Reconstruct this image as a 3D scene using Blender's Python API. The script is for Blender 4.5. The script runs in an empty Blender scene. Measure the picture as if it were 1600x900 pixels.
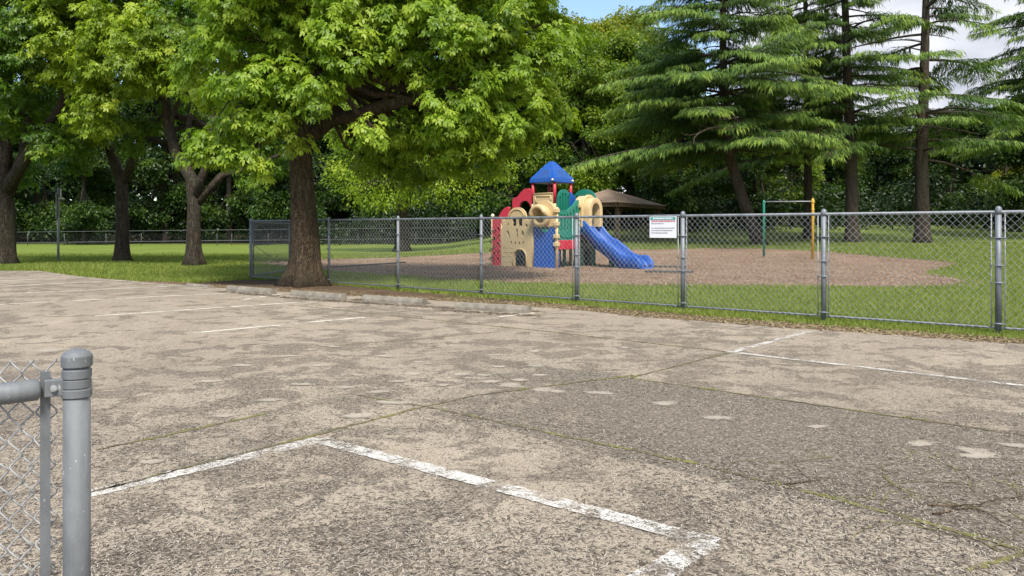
import bpy, bmesh, math, random
import numpy as np
from mathutils import Vector, Matrix
from mathutils.geometry import tessellate_polygon

R = math.radians
scene = bpy.context.scene
COL = scene.collection
rng = np.random.default_rng(7)
random.seed(7)

# ------------------------------------------------------------------ camera geometry (pixels of the 1600x900 photo)
FPX, CAMZ = 1200.0, 1.525
HOR = 358.0

def ray(px, py):
    return Vector(((px - 800) / FPX, 1.0, (HOR - py) / FPX))

def at(px, py, Y):
    d = ray(px, py)
    return Vector((0, 0, CAMZ)) + d * (Y / d.y)

def Hn(x, y):
    x = np.asarray(x, float); y = np.asarray(y, float)
    s = np.clip((x + 8) / 12, 0, 1); s = s * s * (3 - 2 * s)
    sp = lambda v, w: w * np.log1p(np.exp(np.clip(v / w, -40, 40)))
    r = 0.045 * sp(y - 31, 2.0)
    z = s * np.minimum(r, 2.2) + np.minimum(0.10 * sp(y - 92, 4.0), 4.0)
    return z

def H(x, y):
    return float(Hn(x, y))

def gp(px, py):
    """photo pixel -> point of the ground under it"""
    d = ray(px, py)
    t = (CAMZ / -d.z) if d.z < -1e-4 else 400
    lo, hi = 0.5, min(t, 400)
    for k in range(200):
        tt = lo + (hi - lo) * k / 199
        p = Vector((0, 0, CAMZ)) + d * tt
        if p.z <= H(p.x, p.y):
            a, b = lo + (hi - lo) * (k - 1) / 199, tt
            for _ in range(30):
                m = (a + b) / 2
                p = Vector((0, 0, CAMZ)) + d * m
                if p.z <= H(p.x, p.y): b = m
                else: a = m
            return p
    return p

# ------------------------------------------------------------------ object helpers
def props(o, label=None, cat=None, group=None, kind=None):
    if label: o['label'] = label
    if cat: o['category'] = cat
    if group: o['group'] = group
    if kind: o['kind'] = kind
    return o

def empty(name, loc=(0, 0, 0), rz=0.0, label=None, cat=None, group=None):
    o = bpy.data.objects.new(name, None)
    COL.objects.link(o)
    o.location = loc; o.rotation_euler = (0, 0, rz); o.empty_display_size = 0.2
    return props(o, label, cat, group)

def link_mesh(name, me, mat, parent=None, smooth=False):
    o = bpy.data.objects.new(name, me)
    COL.objects.link(o)
    if mat: me.materials.append(mat)
    if smooth:
        me.polygons.foreach_set('use_smooth', [True] * len(me.polygons))
    if parent: o.parent = parent
    return o

class MB:
    def __init__(s): s.v = []; s.f = []; s.sm = []
    def add(s, vs, fs, smooth=False):
        n = len(s.v)
        s.v += [tuple(p) for p in vs]
        s.f += [tuple(i + n for i in q) for q in fs]
        s.sm += [smooth] * len(fs)
        return s
    def box(s, c, size, rot=None, taper=1.0):
        c = Vector(c); hx, hy, hz = size[0] / 2, size[1] / 2, size[2] / 2
        vs = []
        for z in (-1, 1):
            k = taper if z > 0 else 1
            for x, y in ((-1, -1), (1, -1), (1, 1), (-1, 1)):
                p = Vector((x * hx * k, y * hy * k, z * hz))
                if rot: p = rot @ p
                vs.append(c + p)
        return s.add(vs, [(3, 2, 1, 0), (4, 5, 6, 7), (0, 1, 5, 4), (1, 2, 6, 5), (2, 3, 7, 6), (3, 0, 4, 7)])
    def tube(s, pts, rad, seg=8, cap=True, smooth=True, wob=0.0, rfun=None):
        pts = [Vector(p) for p in pts]
        n = len(pts)
        rad = rad if hasattr(rad, '__len__') else [rad] * n
        vs, fs = [], []
        t0 = (pts[1] - pts[0]).normalized()
        ref = Vector((1, 0, 0)) if abs(t0.x) < 0.8 else Vector((0, 1, 0))
        u = (ref - t0 * ref.dot(t0)).normalized()
        for i in range(n):
            t = (pts[min(i + 1, n - 1)] - pts[max(i - 1, 0)]).normalized()
            u = (u - t * u.dot(t)).normalized()
            w = t.cross(u)
            for k in range(seg):
                a = 2 * math.pi * k / seg
                r = rad[i] * (1 + (random.uniform(-wob, wob) if wob else 0))
                if rfun: r *= rfun(i / (n - 1), a, pts[i])
                vs.append(pts[i] + (u * math.cos(a) + w * math.sin(a)) * r)
        for i in range(n - 1):
            for k in range(seg):
                k2 = (k + 1) % seg
                fs.append((i * seg + k, i * seg + k2, (i + 1) * seg + k2, (i + 1) * seg + k))
        s.add(vs, fs, smooth)
        if cap:
            b = len(s.v) - len(vs)
            s.f += [tuple(b + k for k in reversed(range(seg))), tuple(b + (n - 1) * seg + k for k in range(seg))]
            s.sm += [False, False]
        return s
    def lathe(s, prof, c=(0, 0, 0), seg=20, smooth=True):
        c = Vector(c); vs, fs = [], []
        for r, z in prof:
            for k in range(seg):
                a = 2 * math.pi * k / seg
                vs.append(c + Vector((r * math.cos(a), r * math.sin(a), z)))
        for i in range(len(prof) - 1):
            for k in range(seg):
                k2 = (k + 1) % seg
                fs.append((i * seg + k, i * seg + k2, (i + 1) * seg + k2, (i + 1) * seg + k))
        s.add(vs, fs, smooth)
        b = len(s.v) - len(vs)
        s.f += [tuple(b + k for k in reversed(range(seg))), tuple(b + (len(prof) - 1) * seg + k for k in range(seg))]
        s.sm += [False, False]
        return s
    def prism(s, outer, holes, th, M):
        """outline (x,z) with holes, extruded +-th/2 along local y, then matrix M"""
        loops = [outer] + list(holes)
        flat = [p for l in loops for p in l]
        tris = tessellate_polygon([[Vector((p[0], p[1], 0)) for p in l] for l in loops])
        n = len(flat)
        vs = [M @ Vector((p[0], -th / 2, p[1])) for p in flat] + [M @ Vector((p[0], th / 2, p[1])) for p in flat]
        fs = []
        for t in tris:
            a, b, c = t
            ar = (flat[b][0] - flat[a][0]) * (flat[c][1] - flat[a][1]) - (flat[c][0] - flat[a][0]) * (flat[b][1] - flat[a][1])
            if ar < 0: b, c = c, b
            fs.append((a, b, c)); fs.append((n + c, n + b, n + a))
        k = 0
        for l in loops:
            m = len(l)
            ar = sum(l[i][0] * l[(i + 1) % m][1] - l[(i + 1) % m][0] * l[i][1] for i in range(m))
            for i in range(m):
                a, b = k + i, k + (i + 1) % m
                fs.append((b, a, n + a, n + b) if (ar > 0) else (a, b, n + b, n + a))
            k += m
        return s.add(vs, fs)
    def build(s, name, mat, parent=None, bevel=0.0, bseg=2):
        me = bpy.data.meshes.new(name)
        me.from_pydata(s.v, [], s.f)
        me.polygons.foreach_set('use_smooth', s.sm)
        if bevel:
            bm = bmesh.new(); bm.from_mesh(me)
            bmesh.ops.remove_doubles(bm, verts=bm.verts, dist=1e-5)
            es = [e for e in bm.edges if len(e.link_faces) == 2 and e.calc_face_angle(0) > 0.6]
            bmesh.ops.bevel(bm, geom=es, offset=bevel, segments=bseg, profile=0.5, affect='EDGES', clamp_overlap=True)
            bm.to_mesh(me); bm.free()
        me.update()
        return link_mesh(name, me, mat, parent)

def np_mesh(name, V, F, tint=None, smooth=False):
    """V (n,3), F (m,k) -> mesh, quickly"""
    me = bpy.data.meshes.new(name)
    V = np.ascontiguousarray(V, dtype=np.float32); F = np.ascontiguousarray(F, dtype=np.int32)
    me.vertices.add(len(V)); me.vertices.foreach_set('co', V.ravel())
    k = F.shape[1]
    me.loops.add(F.size); me.loops.foreach_set('vertex_index', F.ravel())
    me.polygons.add(len(F))
    me.polygons.foreach_set('loop_start', np.arange(0, F.size, k, dtype=np.int32))
    if smooth: me.polygons.foreach_set('use_smooth', np.ones(len(F), dtype=bool))
    if tint is not None:
        at_ = me.attributes.new('tint', 'FLOAT', 'POINT')
        at_.data.foreach_set('value', np.ascontiguousarray(tint, dtype=np.float32))
    me.update(calc_edges=True)
    return me

# ------------------------------------------------------------------ materials
class NT:
    def __init__(s, name):
        s.m = bpy.data.materials.new(name); s.m.use_nodes = True
        s.t = s.m.node_tree; s.t.nodes.clear()
        s.out = s.t.nodes.new('ShaderNodeOutputMaterial')
    def n(s, typ, **kw):
        nd = s.t.nodes.new('ShaderNode' + typ)
        for k, v in kw.items():
            if k.startswith('i_'):
                key = k[2:]
                nd.inputs[int(key) if key.isdigit() else key.replace('_', ' ')].default_value = v
            else: setattr(nd, k, v)
        return nd
    def l(s, a, b): s.t.links.new(a, b)
    def pos(s, scale=(1, 1, 1), obj=True):
        tc = s.n('TexCoord'); mp = s.n('Mapping'); mp.inputs['Scale'].default_value = scale
        s.l(tc.outputs['Object'], mp.inputs['Vector']); return mp.outputs[0]
    def noise(s, vec, scale, detail=4, rough=0.55, dist=0.0):
        nd = s.n('TexNoise'); nd.inputs['Scale'].default_value = scale; nd.inputs['Detail'].default_value = detail
        nd.inputs['Roughness'].default_value = rough; nd.inputs['Distortion'].default_value = dist
        s.l(vec, nd.inputs['Vector']); return nd.outputs['Fac']
    def ramp(s, fac, stops, interp='LINEAR'):
        r = s.n('ValToRGB'); r.color_ramp.interpolation = interp
        el = r.color_ramp.elements
        while len(el) < len(stops): el.new(0.5)
        for e, (p, c) in zip(el, stops):
            e.position = p; e.color = (c[0], c[1], c[2], 1) if hasattr(c, '__len__') else (c, c, c, 1)
        s.l(fac, r.inputs['Fac']); return r.outputs['Color']
    def mix(s, fac, a, b, mode='MIX'):
        m = s.n('Mix', data_type='RGBA', blend_type=mode)
        for sock, v in ((m.inputs['Factor'], fac), (m.inputs['A'], a), (m.inputs['B'], b)):
            if hasattr(v, 'is_linked') or hasattr(v, 'node'): s.l(v, sock)
            elif hasattr(v, '__len__'): sock.default_value = (v[0], v[1], v[2], 1)
            else: sock.default_value = v
        return m.outputs['Result']
    def bsdf(s, color, rough=0.7, metal=0.0, bump=None, bstr=0.3, bdist=0.02, spec=0.5):
        b = s.n('BsdfPrincipled')
        if hasattr(color, '__len__') and not hasattr(color, 'node'): b.inputs['Base Color'].default_value = (color[0], color[1], color[2], 1)
        else: s.l(color, b.inputs['Base Color'])
        if hasattr(rough, 'node'): s.l(rough, b.inputs['Roughness'])
        else: b.inputs['Roughness'].default_value = rough
        b.inputs['Metallic'].default_value = metal
        b.inputs['Specular IOR Level'].default_value = spec
        if bump is not None:
            bp = s.n('Bump'); bp.inputs['Strength'].default_value = bstr; bp.inputs['Distance'].default_value = bdist
            s.l(bump, bp.inputs['Height']); s.l(bp.outputs[0], b.inputs['Normal'])
        s.l(b.outputs[0], s.out.inputs['Surface']); return b

def mat_plastic(name, col, rough=0.38):
    t = NT(name); p = t.pos()
    n1 = t.noise(p, 3, 5, 0.6); n2 = t.noise(p, 40, 3)
    c = t.mix(t.ramp(n1, [(0.35, 0.0), (0.75, 0.35)]), col, tuple(min(1, x * 0.72 + 0.05) for x in col))
    t.bsdf(c, t.ramp(n1, [(0.3, rough - 0.06), (0.7, rough + 0.14)]), bump=n2, bstr=0.08)
    return t.m

def mat_metal(name, col, rough=0.5, metal=0.55, sc=6.0):
    t = NT(name); p = t.pos((1, 1, 0.5))
    n1 = t.noise(p, sc, 6, 0.65); n2 = t.noise(p, sc * 14, 3)
    sp = t.ramp(t.noise(p, sc * 9, 2), [(0.70, 0.0), (0.76, 1.0)])
    c = t.ramp(n1, [(0.3, tuple(x * 0.66 for x in col)), (0.7, tuple(min(1, x * 1.2) for x in col))])
    st = t.noise(t.pos((18, 18, 1.2)), 1.0, 6, 0.7)
    c = t.mix(t.ramp(st, [(0.52, 0.0), (0.72, 0.45)]), c, tuple(min(1, x * 1.5 + .03) for x in col))
    c = t.mix(t.ramp(t.noise(t.pos((9, 9, 2)), 1.3, 5, 0.7), [(0.62, 0.0), (0.74, 0.35)]), c, (0.17, 0.11, 0.06))
    c = t.mix(sp, c, tuple(min(1, x * 1.8 + 0.08) for x in col))
    t.bsdf(c, t.ramp(n1, [(0.3, rough - 0.1), (0.7, rough + 0.12)]), metal, bump=n2, bstr=0.06)
    return t.m

def mat_leaf(name, stops, transl=0.4, rough=0.45):
    t = NT(name)
    a = t.n('Attribute', attribute_name='tint')
    c = t.ramp(a.outputs['Fac'], stops)
    b = t.n('BsdfPrincipled'); t.l(c, b.inputs['Base Color']); b.inputs['Roughness'].default_value = rough
    b.inputs['Specular IOR Level'].default_value = 0.35
    tr = t.n('BsdfTranslucent')
    c2 = t.mix(1.0, c, (1.25, 1.25, 0.55), 'MULTIPLY'); t.l(c2, tr.inputs['Color'])
    mx = t.n('MixShader'); mx.inputs[0].default_value = transl
    t.l(b.outputs[0], mx.inputs[1]); t.l(tr.outputs[0], mx.inputs[2]); t.l(mx.outputs[0], t.out.inputs['Surface'])
    return t.m

def mat_bark(name, dark, light, scale=5.0):
    t = NT(name); p = t.pos((1, 1, 0.16))
    n1 = t.noise(p, scale, 6, 0.7, 0.6)
    v = t.n('TexVoronoi', feature='DISTANCE_TO_EDGE'); v.inputs['Scale'].default_value = scale * 2.2
    dn = t.n('TexNoise'); dn.inputs['Scale'].default_value = scale * 1.5; t.l(p, dn.inputs['Vector'])
    mv = t.mix(0.25, p, dn.outputs['Color'], 'ADD'); t.l(mv, v.inputs['Vector'])
    h = t.ramp(v.outputs['Distance'], [(0.0, 0.0), (0.16, 1.0)])
    c = t.ramp(n1, [(0.3, dark), (0.72, light)])
    c = t.mix(h, tuple(x * 0.55 for x in dark), c)
    m = t.noise(t.pos(), 1.3, 4)
    c = t.mix(t.ramp(m, [(0.5, 0.0), (0.75, 0.35)]), c, (0.11, 0.115, 0.085))
    hh = t.mix(0.5, h, n1)
    t.bsdf(c, 0.92, bump=hh, bstr=0.9, bdist=0.05, spec=0.2)
    return t.m

M = {}
M['galv'] = mat_metal('galvanised steel', (0.19, 0.205, 0.225), 0.55, 0.3)
M['galv_near'] = mat_metal('galvanised steel post', (0.155, 0.167, 0.178), 0.66, 0.2, 9.0)
M['wire'] = mat_metal('galvanised wire', (0.33, 0.345, 0.355), 0.6, 0.25)
M['wire_near'] = mat_metal('galvanised wire near', (0.34, 0.35, 0.36), 0.6, 0.3)
M['darkfence'] = mat_metal('dark weathered pipe', (0.075, 0.08, 0.08), 0.75, 0.1)
M['red'] = mat_plastic('red plastic', (0.52, 0.022, 0.05))
M['blue'] = mat_plastic('blue plastic', (0.006, 0.078, 0.37), 0.42)
M['paleblue'] = mat_plastic('sun-faded blue plastic', (0.075, 0.19, 0.46), 0.5)
M['navy'] = mat_plastic('navy plastic', (0.02, 0.04, 0.13))
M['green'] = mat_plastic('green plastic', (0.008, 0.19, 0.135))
M['darkgreen'] = mat_plastic('dark green plastic', (0.010, 0.05, 0.04))  # dark tone also carries shade under the slide and inside the playhouse
M['tan'] = mat_plastic('tan plastic', (0.60, 0.45, 0.24))
M['cream'] = mat_plastic('cream plastic', (0.72, 0.66, 0.50))
M['yellow'] = mat_plastic('yellow paint', (0.62, 0.36, 0.03))
M['greenpaint'] = mat_plastic('green paint', (0.01, 0.20, 0.13))
M['white'] = mat_plastic('white sign face', (0.74, 0.74, 0.75), 0.4)
M['teal'] = mat_plastic('teal sign band', (0.05, 0.30, 0.27), 0.4)
M['signred'] = mat_plastic('red sign ink', (0.55, 0.10, 0.15))
M['signgrey'] = mat_plastic('grey sign ink', (0.20, 0.20, 0.24))
M['bark_big'] = mat_bark('brown ridged bark', (0.055, 0.039, 0.024), (0.165, 0.12, 0.075), 10.0)
M['bark_grey'] = mat_bark('grey brown bark', (0.04, 0.032, 0.024), (0.115, 0.092, 0.066), 8.0)
M['bark_cedar'] = mat_bark('cedar bark', (0.055, 0.042, 0.035), (0.15, 0.112, 0.082), 8.0)
M['wood'] = mat_bark('timber', (0.10, 0.07, 0.04), (0.20, 0.14, 0.085), 6.0)

M['leaf_big'] = mat_leaf('bright green leaves', [(0.0, (0.11, 0.195, 0.014)), (0.5, (0.235, 0.365, 0.030)), (1.0, (0.42, 0.52, 0.065))], 0.5)
M['leaf_lime'] = mat_leaf('lime green leaves', [(0.0, (0.13, 0.205, 0.014)), (0.5, (0.26, 0.375, 0.028)), (1.0, (0.44, 0.53, 0.06))], 0.5)
M['leaf_mid'] = mat_leaf('mid green leaves', [(0.0, (0.045, 0.105, 0.009)), (0.5, (0.10, 0.195, 0.013)), (1.0, (0.20, 0.29, 0.025))], 0.42)  # the trees' own mid green
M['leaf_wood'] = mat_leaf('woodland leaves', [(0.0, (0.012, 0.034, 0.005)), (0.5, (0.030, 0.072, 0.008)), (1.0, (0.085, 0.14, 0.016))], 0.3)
M['leaf_under'] = mat_leaf('shade-dark undergrowth leaves', [(0.0, (0.005, 0.016, 0.003)), (0.5, (0.011, 0.031, 0.005)), (1.0, (0.035, 0.072, 0.010))], 0.2)  # near-black green also stands in for the shade under the canopy
M['leaf_fresh'] = mat_leaf('fresh woodland leaves', [(0.0, (0.055, 0.11, 0.010)), (0.5, (0.13, 0.215, 0.016)), (1.0, (0.26, 0.34, 0.03))], 0.42)
M['leaf_gold'] = mat_leaf('yellow green woodland leaves', [(0.0, (0.085, 0.135, 0.010)), (0.5, (0.18, 0.24, 0.015)), (1.0, (0.38, 0.35, 0.025))], 0.42)
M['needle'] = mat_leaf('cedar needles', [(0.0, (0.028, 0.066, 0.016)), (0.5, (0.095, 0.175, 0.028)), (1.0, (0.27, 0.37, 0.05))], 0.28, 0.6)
M['grass'] = mat_leaf('grass blades', [(0.0, (0.115, 0.170, 0.026)), (0.6, (0.220, 0.285, 0.050)), (1.0, (0.40, 0.38, 0.13))], 0.35, 0.7)
M['straw'] = mat_leaf('dry litter', [(0.0, (0.10, 0.065, 0.038)), (0.5, (0.23, 0.16, 0.09)), (1.0, (0.40, 0.31, 0.19))], 0.1, 0.8)
M['shade_debris'] = mat_leaf('dark debris', [(0.0, (0.035, 0.026, 0.018)), (0.6, (0.09, 0.065, 0.042)), (1.0, (0.22, 0.16, 0.10))], 0.0, 0.9)  # dark flecks standing in for shadow at the wheel stops
M['chips'] = mat_leaf('bark chips', [(0.0, (0.10, 0.058, 0.034)), (0.5, (0.24, 0.16, 0.105)), (1.0, (0.44, 0.34, 0.25))], 0.0, 0.95)
M['crumb'] = mat_leaf('dry crumbs', [(0.0, (0.055, 0.046, 0.038)), (0.45, (0.12, 0.10, 0.080)), (0.62, (0.27, 0.235, 0.19)), (1.0, (0.44, 0.395, 0.33))], 0.0, 0.9)

def mat_lawn():
    t = NT('lawn'); p = t.pos()
    a = t.noise(p, 0.35, 5, 0.6); b = t.noise(p, 6.0, 6, 0.7); g = t.noise(p, 38, 4, 0.7)
    c = t.ramp(a, [(0.3, (0.105, 0.155, 0.028)), (0.55, (0.165, 0.225, 0.042)), (0.75, (0.235, 0.275, 0.065))])
    c = t.mix(t.ramp(b, [(0.35, 0.0), (0.7, 0.6)]), c, (0.20, 0.24, 0.045))
    c = t.mix(t.ramp(g, [(0.3, 0.55), (0.6, 0.0)]), c, (0.055, 0.095, 0.012))
    # the wood's floor
    sx = t.n('SeparateXYZ'); t.l(p, sx.inputs[0])
    w = t.n('Math', operation='MULTIPLY_ADD'); t.l(a, w.inputs[0]); w.inputs[1].default_value = 14; t.l(sx.outputs['Y'], w.inputs[2])
    mr = t.n('MapRange'); t.l(w.outputs[0], mr.inputs['Value']); mr.inputs['From Min'].default_value = 82; mr.inputs['From Max'].default_value = 88
    c = t.mix(mr.outputs[0], c, (0.045, 0.040, 0.020))
    t.bsdf(c, 0.9, bump=g, bstr=0.8, bdist=0.05, spec=0.15); return t.m
M['lawn'] = mat_lawn()

def mat_mulch():
    t = NT('bark mulch'); p = t.pos()
    a = t.noise(p, 0.5, 5, 0.6); b = t.noise(p, 16, 5, 0.7, 1.0); f = t.noise(p, 60, 4, 0.7, 1.5)
    c = t.ramp(a, [(0.35, (0.235, 0.150, 0.098)), (0.6, (0.345, 0.245, 0.17))])
    c = t.mix(t.ramp(b, [(0.35, 0.55), (0.6, 0.0)]), c, (0.115, 0.068, 0.040))
    c = t.mix(t.ramp(f, [(0.5, 0.0), (0.72, 0.6)]), c, (0.40, 0.31, 0.23))
    t.bsdf(c, 0.95, bump=f, bstr=0.9, bdist=0.03, spec=0.1); return t.m
M['mulch'] = mat_mulch()

def mat_soil():
    t = NT('bare soil'); p = t.pos()
    a = t.noise(p, 1.2, 5, 0.6); f = t.noise(p, 30, 5, 0.7, 1.0)
    c = t.ramp(a, [(0.3, (0.065, 0.043, 0.027)), (0.7, (0.14, 0.097, 0.062))])
    c = t.mix(t.ramp(f, [(0.5, 0.0), (0.75, 0.6)]), c, (0.30, 0.22, 0.14))
    t.bsdf(c, 0.95, bump=f, bstr=0.9, bdist=0.04, spec=0.1); return t.m
M['soil'] = mat_soil()

def concrete_color(t, p):
    big = t.noise(p, 0.22, 5, 0.6)
    med = t.noise(p, 1.9, 8, 0.72, 0.5)
    worm = t.noise(p, 26, 3, 0.55, 2.2)
    worm2 = t.noise(p, 55, 4, 0.6, 1.8)
    spk = t.noise(p, 140, 3, 0.6)
    # the coarse, worn slab between the two long joints
    def side(a, b):
        a, b = gp(*a).to_2d(), gp(*b).to_2d(); d = (b - a).normalized(); nn_ = Vector((-d.y, d.x, 0))
        dp = t.n('VectorMath', operation='DOT_PRODUCT'); dp.inputs[1].default_value = nn_; t.l(p, dp.inputs[0])
        ad = t.n('Math', operation='ADD'); t.l(dp.outputs['Value'], ad.inputs[0]); ad.inputs[1].default_value = -(a.x * nn_.x + a.y * nn_.y)
        w = t.n('MapRange'); t.l(ad.outputs[0], w.inputs['Value']); w.inputs['From Min'].default_value = -.03; w.inputs['From Max'].default_value = .03
        return w.outputs[0]
    up1 = side((560, 622), (1640, 880)); up2 = side((982, 594), (1700, 700)); up3 = side((100, 787), (750, 621))
    inv2 = t.n('Math', operation='SUBTRACT'); inv2.inputs[0].default_value = 1; t.l(up2, inv2.inputs[1])
    slab = t.n('Math', operation='MULTIPLY'); t.l(up1, slab.inputs[0]); t.l(inv2.outputs[0], slab.inputs[1])
    nleft = t.n('MapRange'); sx_ = t.n('SeparateXYZ'); t.l(p, sx_.inputs[0]); t.l(sx_.outputs['X'], nleft.inputs['Value']); nleft.inputs['From Min'].default_value = -.9; nleft.inputs['From Max'].default_value = .8
    slab2 = t.n('Math', operation='MULTIPLY'); t.l(slab.outputs[0], slab2.inputs[0]); t.l(nleft.outputs[0], slab2.inputs[1]); slabm = slab2.outputs[0]
    c = t.ramp(worm, [(0.38, (0.110, 0.096, 0.080)), (0.47, (0.195, 0.170, 0.141)), (0.53, (0.255, 0.222, 0.184)), (0.62, (0.36, 0.315, 0.26))])
    sk = t.n('Math', operation='ADD'); t.l(med, sk.inputs[0])
    bg = t.ramp(big, [(0.35, 0.0), (0.65, 0.16)]); t.l(bg, sk.inputs[1])
    sk2 = t.n('Math', operation='MULTIPLY_ADD'); t.l(slabm, sk2.inputs[0]); sk2.inputs[1].default_value = -.16; t.l(sk.outputs[0], sk2.inputs[2])
    skin = t.ramp(sk2.outputs[0], [(0.54, 0.0), (0.58, 1.0)])
    wr = t.ramp(worm2, [(0.36, 0.15), (0.48, 1.0)])
    skf = t.mix(1.0, skin, wr, 'MULTIPLY')
    c = t.mix(skf, c, t.ramp(t.noise(p, 0.9, 4), [(0.35, (0.41, 0.355, 0.285)), (0.65, (0.52, 0.46, 0.375))]))
    dk = t.ramp(t.noise(p, 0.45, 6, 0.65, 0.3), [(0.47, 0.0), (0.68, 0.36)])
    c = t.mix(dk, c, (0.150, 0.132, 0.110))
    wn = t.noise(p, 30, 2, 0.5, 2.8)
    c = t.mix(t.ramp(wn, [(0.38, 0.8), (0.45, 0.0)]), c, (0.080, 0.069, 0.056))
    c = t.mix(t.ramp(wn, [(0.55, 0.0), (0.62, 0.65)]), c, (0.47, 0.42, 0.345))
    c = t.mix(t.ramp(spk, [(0.30, 0.7), (0.42, 0.0)]), c, (0.075, 0.066, 0.055))
    c = t.mix(t.ramp(t.noise(p, 0.14, 4, 0.6), [(0.44, 0.0), (0.62, 0.24)]), c, (0.20, 0.165, 0.13))
    # pebbles standing out of the coarse slab
    vor = t.n('TexVoronoi'); vor.inputs['Scale'].default_value = 42; t.l(p, vor.inputs['Vector'])
    peb = t.mix(t.ramp(vor.outputs['Distance'], [(0.30, 1.0), (0.5, 0.0)]), (0.10, 0.09, 0.077), t.ramp(vor.outputs['Color'], [(0.25, (0.17, 0.155, 0.135)), (0.75, (0.50, 0.455, 0.39))]))
    half = t.n('Math', operation='MULTIPLY'); t.l(slabm, half.inputs[0]); half.inputs[1].default_value = .42
    c = t.mix(half.outputs[0], c, peb)
    c = t.mix(1.0, c, (0.86, 0.83, 0.795), 'MULTIPLY')
    return c, worm2, worm

def mat_concrete():
    t = NT('worn aggregate concrete'); p = t.pos()
    c, w2, w1 = concrete_color(t, p)
    h = t.mix(0.5, w2, w1)
    t.bsdf(c, 0.92, bump=h, bstr=1.0, bdist=0.015, spec=0.15); return t.m
M['lot'] = mat_concrete()

def mat_paint():
    t = NT('worn white paint'); p = t.pos()
    n = t.noise(p, 4, 8, 0.75, 0.5); n2 = t.noise(p, 34, 4, 0.65, 2.4)
    ad = t.n('Math', operation='MULTIPLY_ADD'); t.l(n2, ad.inputs[0]); ad.inputs[1].default_value = .55; t.l(n, ad.inputs[2])
    hole = t.ramp(ad.outputs[0], [(0.71, 0.97), (0.83, 0.12)])
    c = t.ramp(n2, [(0.36, (0.36, 0.335, 0.295)), (0.56, (0.62, 0.60, 0.56))])
    b = t.n('BsdfPrincipled'); t.l(c, b.inputs['Base Color']); b.inputs['Roughness'].default_value = 0.85
    tr = t.n('BsdfTransparent'); mx = t.n('MixShader')
    t.l(hole, mx.inputs[0])
    t.l(b.outputs[0], mx.inputs[1]); t.l(tr.outputs[0], mx.inputs[2]); t.l(mx.outputs[0], t.out.inputs['Surface'])
    return t.m
M['paint'] = mat_paint()

def mat_faint():
    t = NT('faded paint'); p = t.pos()
    n = t.noise(p, 3, 7, 0.72, 0.6)
    b = t.n('BsdfPrincipled'); b.inputs['Base Color'].default_value = (0.62, 0.57, 0.49, 1); b.inputs['Roughness'].default_value = 0.85
    tr = t.n('BsdfTransparent'); mx = t.n('MixShader')
    t.l(t.ramp(n, [(0.36, 1.0), (0.52, 0.0)]), mx.inputs[0])
    t.l(b.outputs[0], mx.inputs[1]); t.l(tr.outputs[0], mx.inputs[2]); t.l(mx.outputs[0], t.out.inputs['Surface'])
    return t.m
M['faint'] = mat_faint()

def mat_joint():
    t = NT('mossy joint'); p = t.pos()
    n = t.noise(p, 2.5, 6, 0.7); n2 = t.noise(p, 30, 3)
    c = t.ramp(n, [(0.35, (0.065, 0.055, 0.038)), (0.48, (0.12, 0.10, 0.045)), (0.58, (0.16, 0.155, 0.035))])
    t.bsdf(c, 0.95, bump=n2, bstr=0.8); return t.m
M['joint'] = mat_joint()
def mat_patch():
    t = NT('pale skim patch'); p = t.pos()
    n = t.noise(p, 5, 5, 0.6); n2 = t.noise(p, 30, 4, 0.6, 2.0); n3 = t.noise(p, 9, 6, .7)
    c = t.ramp(n, [(0.3, (0.36, 0.315, 0.255)), (0.7, (0.47, 0.415, 0.34))])
    b = t.n('BsdfPrincipled'); t.l(c, b.inputs['Base Color']); b.inputs['Roughness'].default_value = 0.9
    tr = t.n('BsdfTransparent'); mx = t.n('MixShader')
    at_ = t.n('Attribute', attribute_name='tint'); ad = t.n('Math', operation='MULTIPLY_ADD'); t.l(n2, ad.inputs[0]); ad.inputs[1].default_value = 1.1; t.l(at_.outputs['Fac'], ad.inputs[2])
    ad2 = t.n('Math', operation='ADD'); t.l(ad.outputs[0], ad2.inputs[0]); t.l(n3, ad2.inputs[1])
    t.l(t.ramp(ad2.outputs[0], [(0.0, 1.0), (1.0, 0.0)]), mx.inputs[0])
    mrp = t.n('MapRange'); t.l(ad2.outputs[0], mrp.inputs['Value']); mrp.inputs['From Min'].default_value = 1.50; mrp.inputs['From Max'].default_value = 1.86; mrp.inputs['To Min'].default_value = 1.0; mrp.inputs['To Max'].default_value = 0.30
    t.l(mrp.outputs[0], mx.inputs[0])
    t.l(b.outputs[0], mx.inputs[1]); t.l(tr.outputs[0], mx.inputs[2]); t.l(mx.outputs[0], t.out.inputs['Surface'])
    return t.m
M['patch'] = mat_patch()
def mat_stop():
    t = NT('weathered concrete'); p = t.pos()
    n = t.noise(p, 5, 6, 0.65); n2 = t.noise(p, 60, 4, 0.6)
    c = t.ramp(n, [(0.3, (0.14, 0.123, 0.096)), (0.7, (0.30, 0.268, 0.215))])
    c = t.mix(t.ramp(n2, [(0.3, 0.6), (0.45, 0.0)]), c, (0.11, 0.10, 0.08))
    t.bsdf(c, 0.9, bump=n2, bstr=0.5); return t.m
M['stop'] = mat_stop()
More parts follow.
